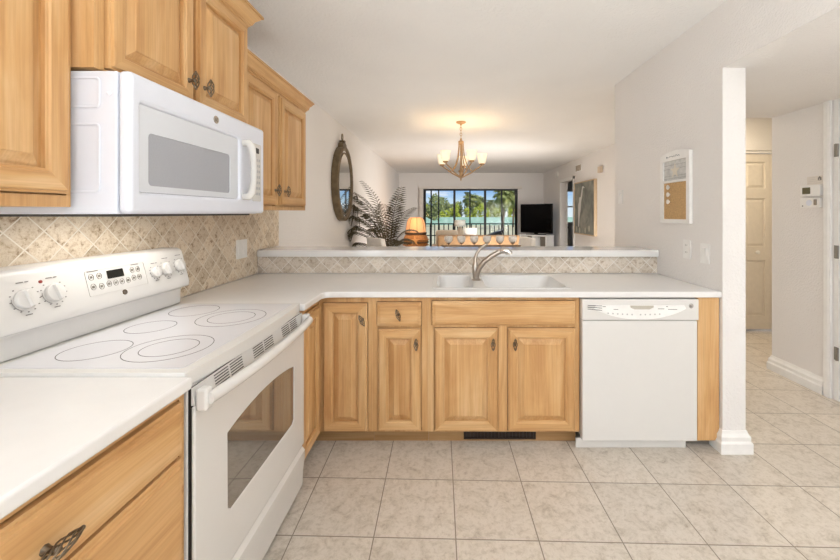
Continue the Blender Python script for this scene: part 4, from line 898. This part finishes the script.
def pillow(x, y, z, w, h, label, mat, name='throw_pillow', tilt=0):
    n = 10; mb = MB(); top = {}; grid = []
    for side in (1, -1):
        for i in range(n+1):
            for j in range(n+1):
                u, v = 2*i/n-1, 2*j/n-1; b = ((1-u**4)*(1-v**4))**.5
                mb.v.append((x+u*w/2*(1-.06*(1-v*v)*0), y+side*.07*b+tilt*v, z+v*h/2))
    k = (n+1)**2
    for s in (0, 1):
        for i in range(n):
            for j in range(n):
                a = s*k+i*(n+1)+j; f = [a, a+1, a+n+2, a+n+1]; mb.f.append(f if s == 0 else f[::-1]); mb.mi.append(0)
    o = obj(name, mb, mat, base=(x, y, z), smooth=60); return tag(o, label, 'pillow')
pillow(.45, 7.30, .745, .26, .53, 'white throw pillow showing above the tan sofa back', WFAB, tilt=-.02)
t = thing('armchair', 'beige armchair with its back to the kitchen, right of the orange lamp', 'armchair', (.0, 8.2, 0))
mb = MB(); mb.box(-.24, .24, 7.95, 8.08, .1, .935); obj('backrest', mb, LINEN, t, bevel=.05, seg=3)
mb = MB(); mb.box(-.24, .24, 8.085, 8.55, .1, .44); obj('seat', mb, LINEN, t, bevel=.03)
for x0, x1 in ((-.34, -.245), (.245, .34)):
    mb = MB(); mb.box(x0, x1, 7.97, 8.55, .1, .6); obj('armrest', mb, LINEN, t, bevel=.03)
for x in (-.2, .2):
    for y in (8.02, 8.48):
        mb = MB(); mb.box(x-.02, x+.02, y-.02, y+.02, 0, .1); obj('foot', mb, RIM, t)

# television and stand, turned towards the room
def tv():
    t = thing('television', 'black flat television on the white stand, right of the sliding doors', 'television', (0, 0, 0))
    mb = MB(); mb.box(-.48, .48, 0, .06, .79, 1.53); obj('housing', mb, TVB, t, bevel=.008)
    mb = MB(); mb.box(-.455, .455, -.003, -.0005, .825, 1.505); obj('screen', mb, TVS, t)
    mb = MB(); mb.box(-.05, .05, .01, .05, .768, .79); mb.box(-.24, .24, -.07, .12, .754, .768); obj('pedestal', mb, TVB, t)
    return t
t = tv(); t.location = (2.24, 9.45, 0); t.rotation_euler = (0, 0, R(-50))
t = thing('tv_stand', 'white open television stand in the far right corner', 'tv stand', (0, 0, 0))
mb = MB(); mb.box(-.42, .42, -.14, .20, .72, .752); obj('top', mb, TRIM, t, bevel=.003)
for x in (-.40, 0, .40):
    mb = MB(); mb.box(x-.02, x+.02, -.12, .18, 0.0, .72); obj('upright', mb, TRIM, t)
for z in (.08, .40):
    mb = MB(); mb.box(-.38, -.02, -.11, .17, z, z+.025); mb.box(.02, .38, -.11, .17, z, z+.025); obj('shelf', mb, TRIM, t)
mb = MB(); mb.box(-.38, -.02, .175, .18, .11, .72); mb.box(.02, .38, .175, .18, .11, .72); obj('back_panel', mb, plain('grey_backing', srgb(150, 140, 128), .7), t)
t.location = (2.24, 9.45, 0); t.rotation_euler = (0, 0, R(-50))

# blinds at the sliding doors
t = thing('vertical_blinds', 'white vertical blinds stacked left of the sliding doors under a long valance', 'blinds', (.67, 10.55, 2.0))
mb = MB(); mb.box(-.78, 2.12, 10.50, 10.628, 1.985, 2.05); obj('valance', mb, WFAB, t, bevel=.004)
for k in range(8):
    x = -.775+k*.013; mb = MB(); mb.box(x, x+.0125, 10.53+.006*(k % 2), 10.60, .04, 1.984); obj('slat', mb, WFAB, t)

# right wall of the living room: picture, vent, smoke detector, chime, sensor
LWf = F((2.7495, 0, 0), (0, -1, 0))
t = thing('wall_picture', 'tall framed grey canvas with a white egret on the living room wall', 'picture', (2.7495, 7.35, 1.4))
mb = MB(); mb.prism(LWf, [(-7.92, .87), (-6.83, .87), (-6.83, 1.93), (-7.92, 1.93)], .0005, .055, holes=[[(-7.90, .89), (-6.85, .89), (-6.85, 1.91), (-7.90, 1.91)]]); obj('frame', mb, plain('natural_oak_frame', srgb(196, 172, 140), .6), t)
mb = MB(); mb.fbox(LWf, -7.90, -6.85, .89, 1.91, .001, .045); cv = obj('canvas', mb, CANVAS, t)
mb = MB(); eg = plain('white_egret_paint', srgb(200, 197, 188), .7)
body = [(-7.72, 1.02), (-7.66, 1.02), (-7.60, 1.20), (-7.52, 1.34), (-7.46, 1.52), (-7.36, 1.66), (-7.33, 1.76), (-7.26, 1.80), (-7.14, 1.79), (-7.25, 1.83), (-7.36, 1.83), (-7.42, 1.74), (-7.50, 1.62), (-7.62, 1.62), (-7.66, 1.52), (-7.72, 1.48), (-7.74, 1.3)]
mb.prism(LWf, [(-7.62+(a+7.62)*.62, 1.42+(b-1.42)*1.0) for a, b in body], .0452, .0462); obj('egret', mb, eg, cv)
mb = MB()
for a, b in ((-7.78, .97), (-7.6, .95), (-7.3, .96), (-7.1, 1.0)): mb.prism(LWf, circ(a, b, .035, 10, .06), .0452, .0460)
obj('reeds', mb, plain('pale_reed_paint', srgb(176, 172, 150), .7), cv)
t = thing('wall_vent', 'small return air grille high on the living room wall', 'vent', (2.7495, 7.75, 2.12))
mb = MB(); mb.prism(LWf, [(-7.98, 2.16), (-7.6, 2.16), (-7.6, 2.32), (-7.98, 2.32)], .0005, .012, holes=[[(-7.95, 2.18), (-7.63, 2.18), (-7.63, 2.30), (-7.95, 2.30)]]); obj('frame', mb, TRIM, t)
for k in range(5):
    mb = MB(); mb.fbox(LWf, -7.95, -7.63, 2.183+k*.024, 2.197+k*.024, .001, .008); obj('louver', mb, plain('vent_tan', srgb(178, 160, 134), .7) if k == 0 else bpy.data.materials['vent_tan'], t)
mb = MB(); mb.lathe([(.07, .0005), (.07, .03), (.05, .042), (1e-7, .045)], F(LWf(-9.25, 2.26, 0), LWf.u, LWf.v), 20)
tag(obj('smoke_detector', mb, TRIM, base=tuple(LWf(-9.25, 2.26, 0)), smooth=40), 'round white smoke detector on the wall above the bedroom doorway', 'smoke detector')
mb = MB(); mb.fbox(LWf, -6.72, -6.58, 2.02, 2.13, .0005, .04)
tag(obj('door_chime', mb, plain('tan_chime_cover', srgb(214, 194, 170), .7), base=tuple(LWf(-6.65, 2.07, 0)), bevel=.004), 'small tan chime box on the wall above right of the egret picture', 'chime')

# ------------------------------------------------------------------ outdoors
def zt(y, Z): return 1.3-(y-213)*Z/373
t = thing('balcony_railing', 'dark metal balcony railing with thin balusters beyond the sliding doors', 'railing', (.7, 12.2, 0))
mb = MB(); mb.box(-2.2, 4.4, 12.17, 12.23, .93, .965); obj('top_rail', mb, ALU, t)
mb = MB(); mb.box(-2.2, 4.4, 12.18, 12.22, .55, .58); obj('middle_rail', mb, ALU, t)
mb = MB(); mb.box(-2.2, 4.4, 12.18, 12.22, .06, .10); obj('bottom_rail', mb, ALU, t)
for k in range(32):
    x = -1.3+k*.15; mb = MB(); mb.box(x-.016, x+.016, 12.19, 12.21, .10, .93); obj('baluster', mb, ALU, t)
for x in (-.52, -.275, .755, 1.80):
    mb = MB(); mb.box(x-.022, x+.022, 12.25, 12.30, -.005, 2.35); tag(obj('screen_post', mb, ALU, base=(x, 12.275, 0)), ('dark screen post seen through the leftmost sliding door pane' if x == -.52 else 'second dark screen post from the left beyond the railing' if x == -.275 else 'dark screen post in the middle sliding pane' if x == .755 else 'dark screen post in the rightmost sliding pane'), 'post', 'balcony screen posts')
t = thing('patio_lounger', 'dark sloping patio lounger on the balcony behind the railing line', 'lounger', (1.5, 11.5, 0))
mb = MB(); mb.loft([[V((1.15, y, .52)), V((1.15, y, .56)), V((1.72, y, .80)), V((1.72, y, .70))] for y in (11.3, 11.8)]); obj('backrest', mb, PATIO, t)
mb = MB(); mb.box(.5, 1.15, 11.3, 11.8, .32, .37); obj('seat', mb, PATIO, t)
for x in (.55, 1.1):
    for y in (11.33, 11.77):
        mb = MB(); mb.box(x-.02, x+.02, y-.02, y+.02, 0, .32); obj('leg', mb, ALU, t)
mb = MB(); mb.box(1.13, 1.17, 11.33, 11.37, 0, .53); mb.box(1.62, 1.66, 11.5, 11.54, 0, .70); obj('support', mb, ALU, t)

GZ = -1.3
mb = MB(); mb.box(-80, 90, 13, 190, GZ-.2, GZ); g = struct('ground', mb, GROUND)
t = thing('tennis_fence', 'teal windscreen fence round the courts beyond the lawn', 'fence', (6, 80, GZ))
mb = MB(); mb.box(-20, 34, 80, 80.05, GZ, .42); obj('windscreen', mb, TEAL, t)
for k in range(19):
    x = -20+k*3; mb = MB(); mb.box(x-.05, x+.05, 80.06, 80.16, GZ, .62); obj('fence_post', mb, ALU, t)
def crownleaves(mb, blobs, n, s):
    for (c, r) in blobs:
        for _ in range(int(n*r[0]*r[2])):
            d = V((random.gauss(0, 1), random.gauss(0, 1), random.gauss(0, 1))).normalized(); k = random.uniform(.55, 1.0)
            p = V(c)+V((d.x*r[0], d.y*r[1], d.z*r[2]))*k
            a = V((random.uniform(-1, 1), random.uniform(-1, 1), random.uniform(-1, 1))).normalized(); b = a.orthogonal().normalized(); q = s*random.uniform(.6, 1.3)
            mb.add([p-a*q, p+b*q*.6, p+a*q, p-b*q*.6], [(0, 1, 2, 3)])
def tree(name, label, cat, x, y, h, w, mat, trunk=.18, dense=30, s=.32, low=.25, group=None):
    t = thing(name, label, cat, (x, y, GZ), group)
    mb = MB(); blobs = []
    for k in range(7):
        fx, fz = random.uniform(-.6, .6), random.uniform(low, .8); rr = w*random.uniform(.30, .45)
        blobs.append(((x+fx*w, y+random.uniform(-.4, .4)*w, GZ+h*fz+.1*h), (rr, rr, h*.18+rr*.35)))
    crownleaves(mb, blobs, dense, s); obj('crown', mb, mat, t)
    mb = MB(); mb.tube([(x, y, GZ), (x+.1, y, GZ+h*.3), (x-.1, y, GZ+h*.6)], [trunk, trunk*.8, trunk*.5], 8); obj('trunk', mb, TRUNK, t)
def palm(label, x, y, h, L, group='palm trees beyond the courts', n=44, skirt=.3):
    t = thing('palm_tree', label, 'palm tree', (x, y, GZ), group)
    mb = MB(); mb.tube([(x, y, GZ), (x+.1, y, GZ+h*.5), (x, y, GZ+h)], [.2, .16, .17], 10); obj('trunk', mb, TRUNK, t)
    mb = MB()
    for k in range(n):
        az = random.uniform(0, 2*PI); el = R(random.uniform(-55, 80)); frond(mb, (x, y, GZ+h), az, el, L*random.uniform(.8, 1.1), random.uniform(1.2, 2.2), L*.34, lfw=.26, n=14)
    obj('crown', mb, PALMG, t)
random.seed(5)
px = lambda x, Z: (x-447)*Z/373
tree('oak_tree', 'tall pale green oak filling the leftmost sliding panes', 'tree', px(431, 70), 70, 6.0, 2.6, OAK, dense=60)
tree('oak_tree', 'rounded green oak right of the tall one, beyond the fence', 'tree', px(443, 95), 95, 6.0, 2.4, OAK, dense=55)
tree('oak_tree', 'lower oak dipping to the sky beside the thick left mullion', 'tree', px(451, 103), 103, 5.0, 2.2, OAK, dense=60)
tree('broadleaf_tree', 'dark bushy tree just right of the thick left mullion', 'tree', px(461, 98), 98, 5.2, 2.3, PALMG, dense=55)
palm('cabbage palm in the middle panes, left of a shorter one', px(469.5, 95), 95, 6.2, 2.5)
palm('shorter cabbage palm in the middle panes, right of the taller one', px(480, 103), 103, 5.7, 2.5)
palm('small cabbage palm left of the big foreground palm', px(490.5, 110), 110, 5.3, 2.0)
palm('big shaggy cabbage palm at the left of the last pane', px(503, 58), 58, 5.2, 1.9)
palm('big shaggy cabbage palm at the right end of the sliding doors', px(513, 68), 68, 5.4, 2.2)
for k, x in enumerate((429, 443, 457, 471, 485, 499, 513)):
    L = ['in the leftmost pane', 'left of the thick left mullion', 'right of the thick left mullion', 'below the middle palms', 'at the thick right mullion', 'below the big palms', 'at the right door frame'][k]
    Z = 83+4*(k % 2); tree('hedge_bush', 'bright yellow green bush behind the teal fence, '+L, 'bush', px(x, Z), Z, 4.3, 1.7, HEDGE, trunk=.1, dense=110, low=.12, s=.27, group='bushes behind the fence')

for k, x in enumerate((426, 440, 455, 470, 486, 502, 518)):
    L = ['leftmost, filling the gap left of the tall oak', 'behind the two oaks', 'behind the dark tree by the left mullion', 'behind the taller cabbage palm', 'at the thick right mullion', 'behind the big shaggy palm', 'rightmost, at the door frame'][k]
    Z = 128+7*(k % 2); tree('distant_tree', 'hazy distant tree in the far row, '+L, 'tree', px(x, Z), Z, 5.9, 2.9, OAK, trunk=.2, dense=36, low=.12, s=.42, group='distant trees')
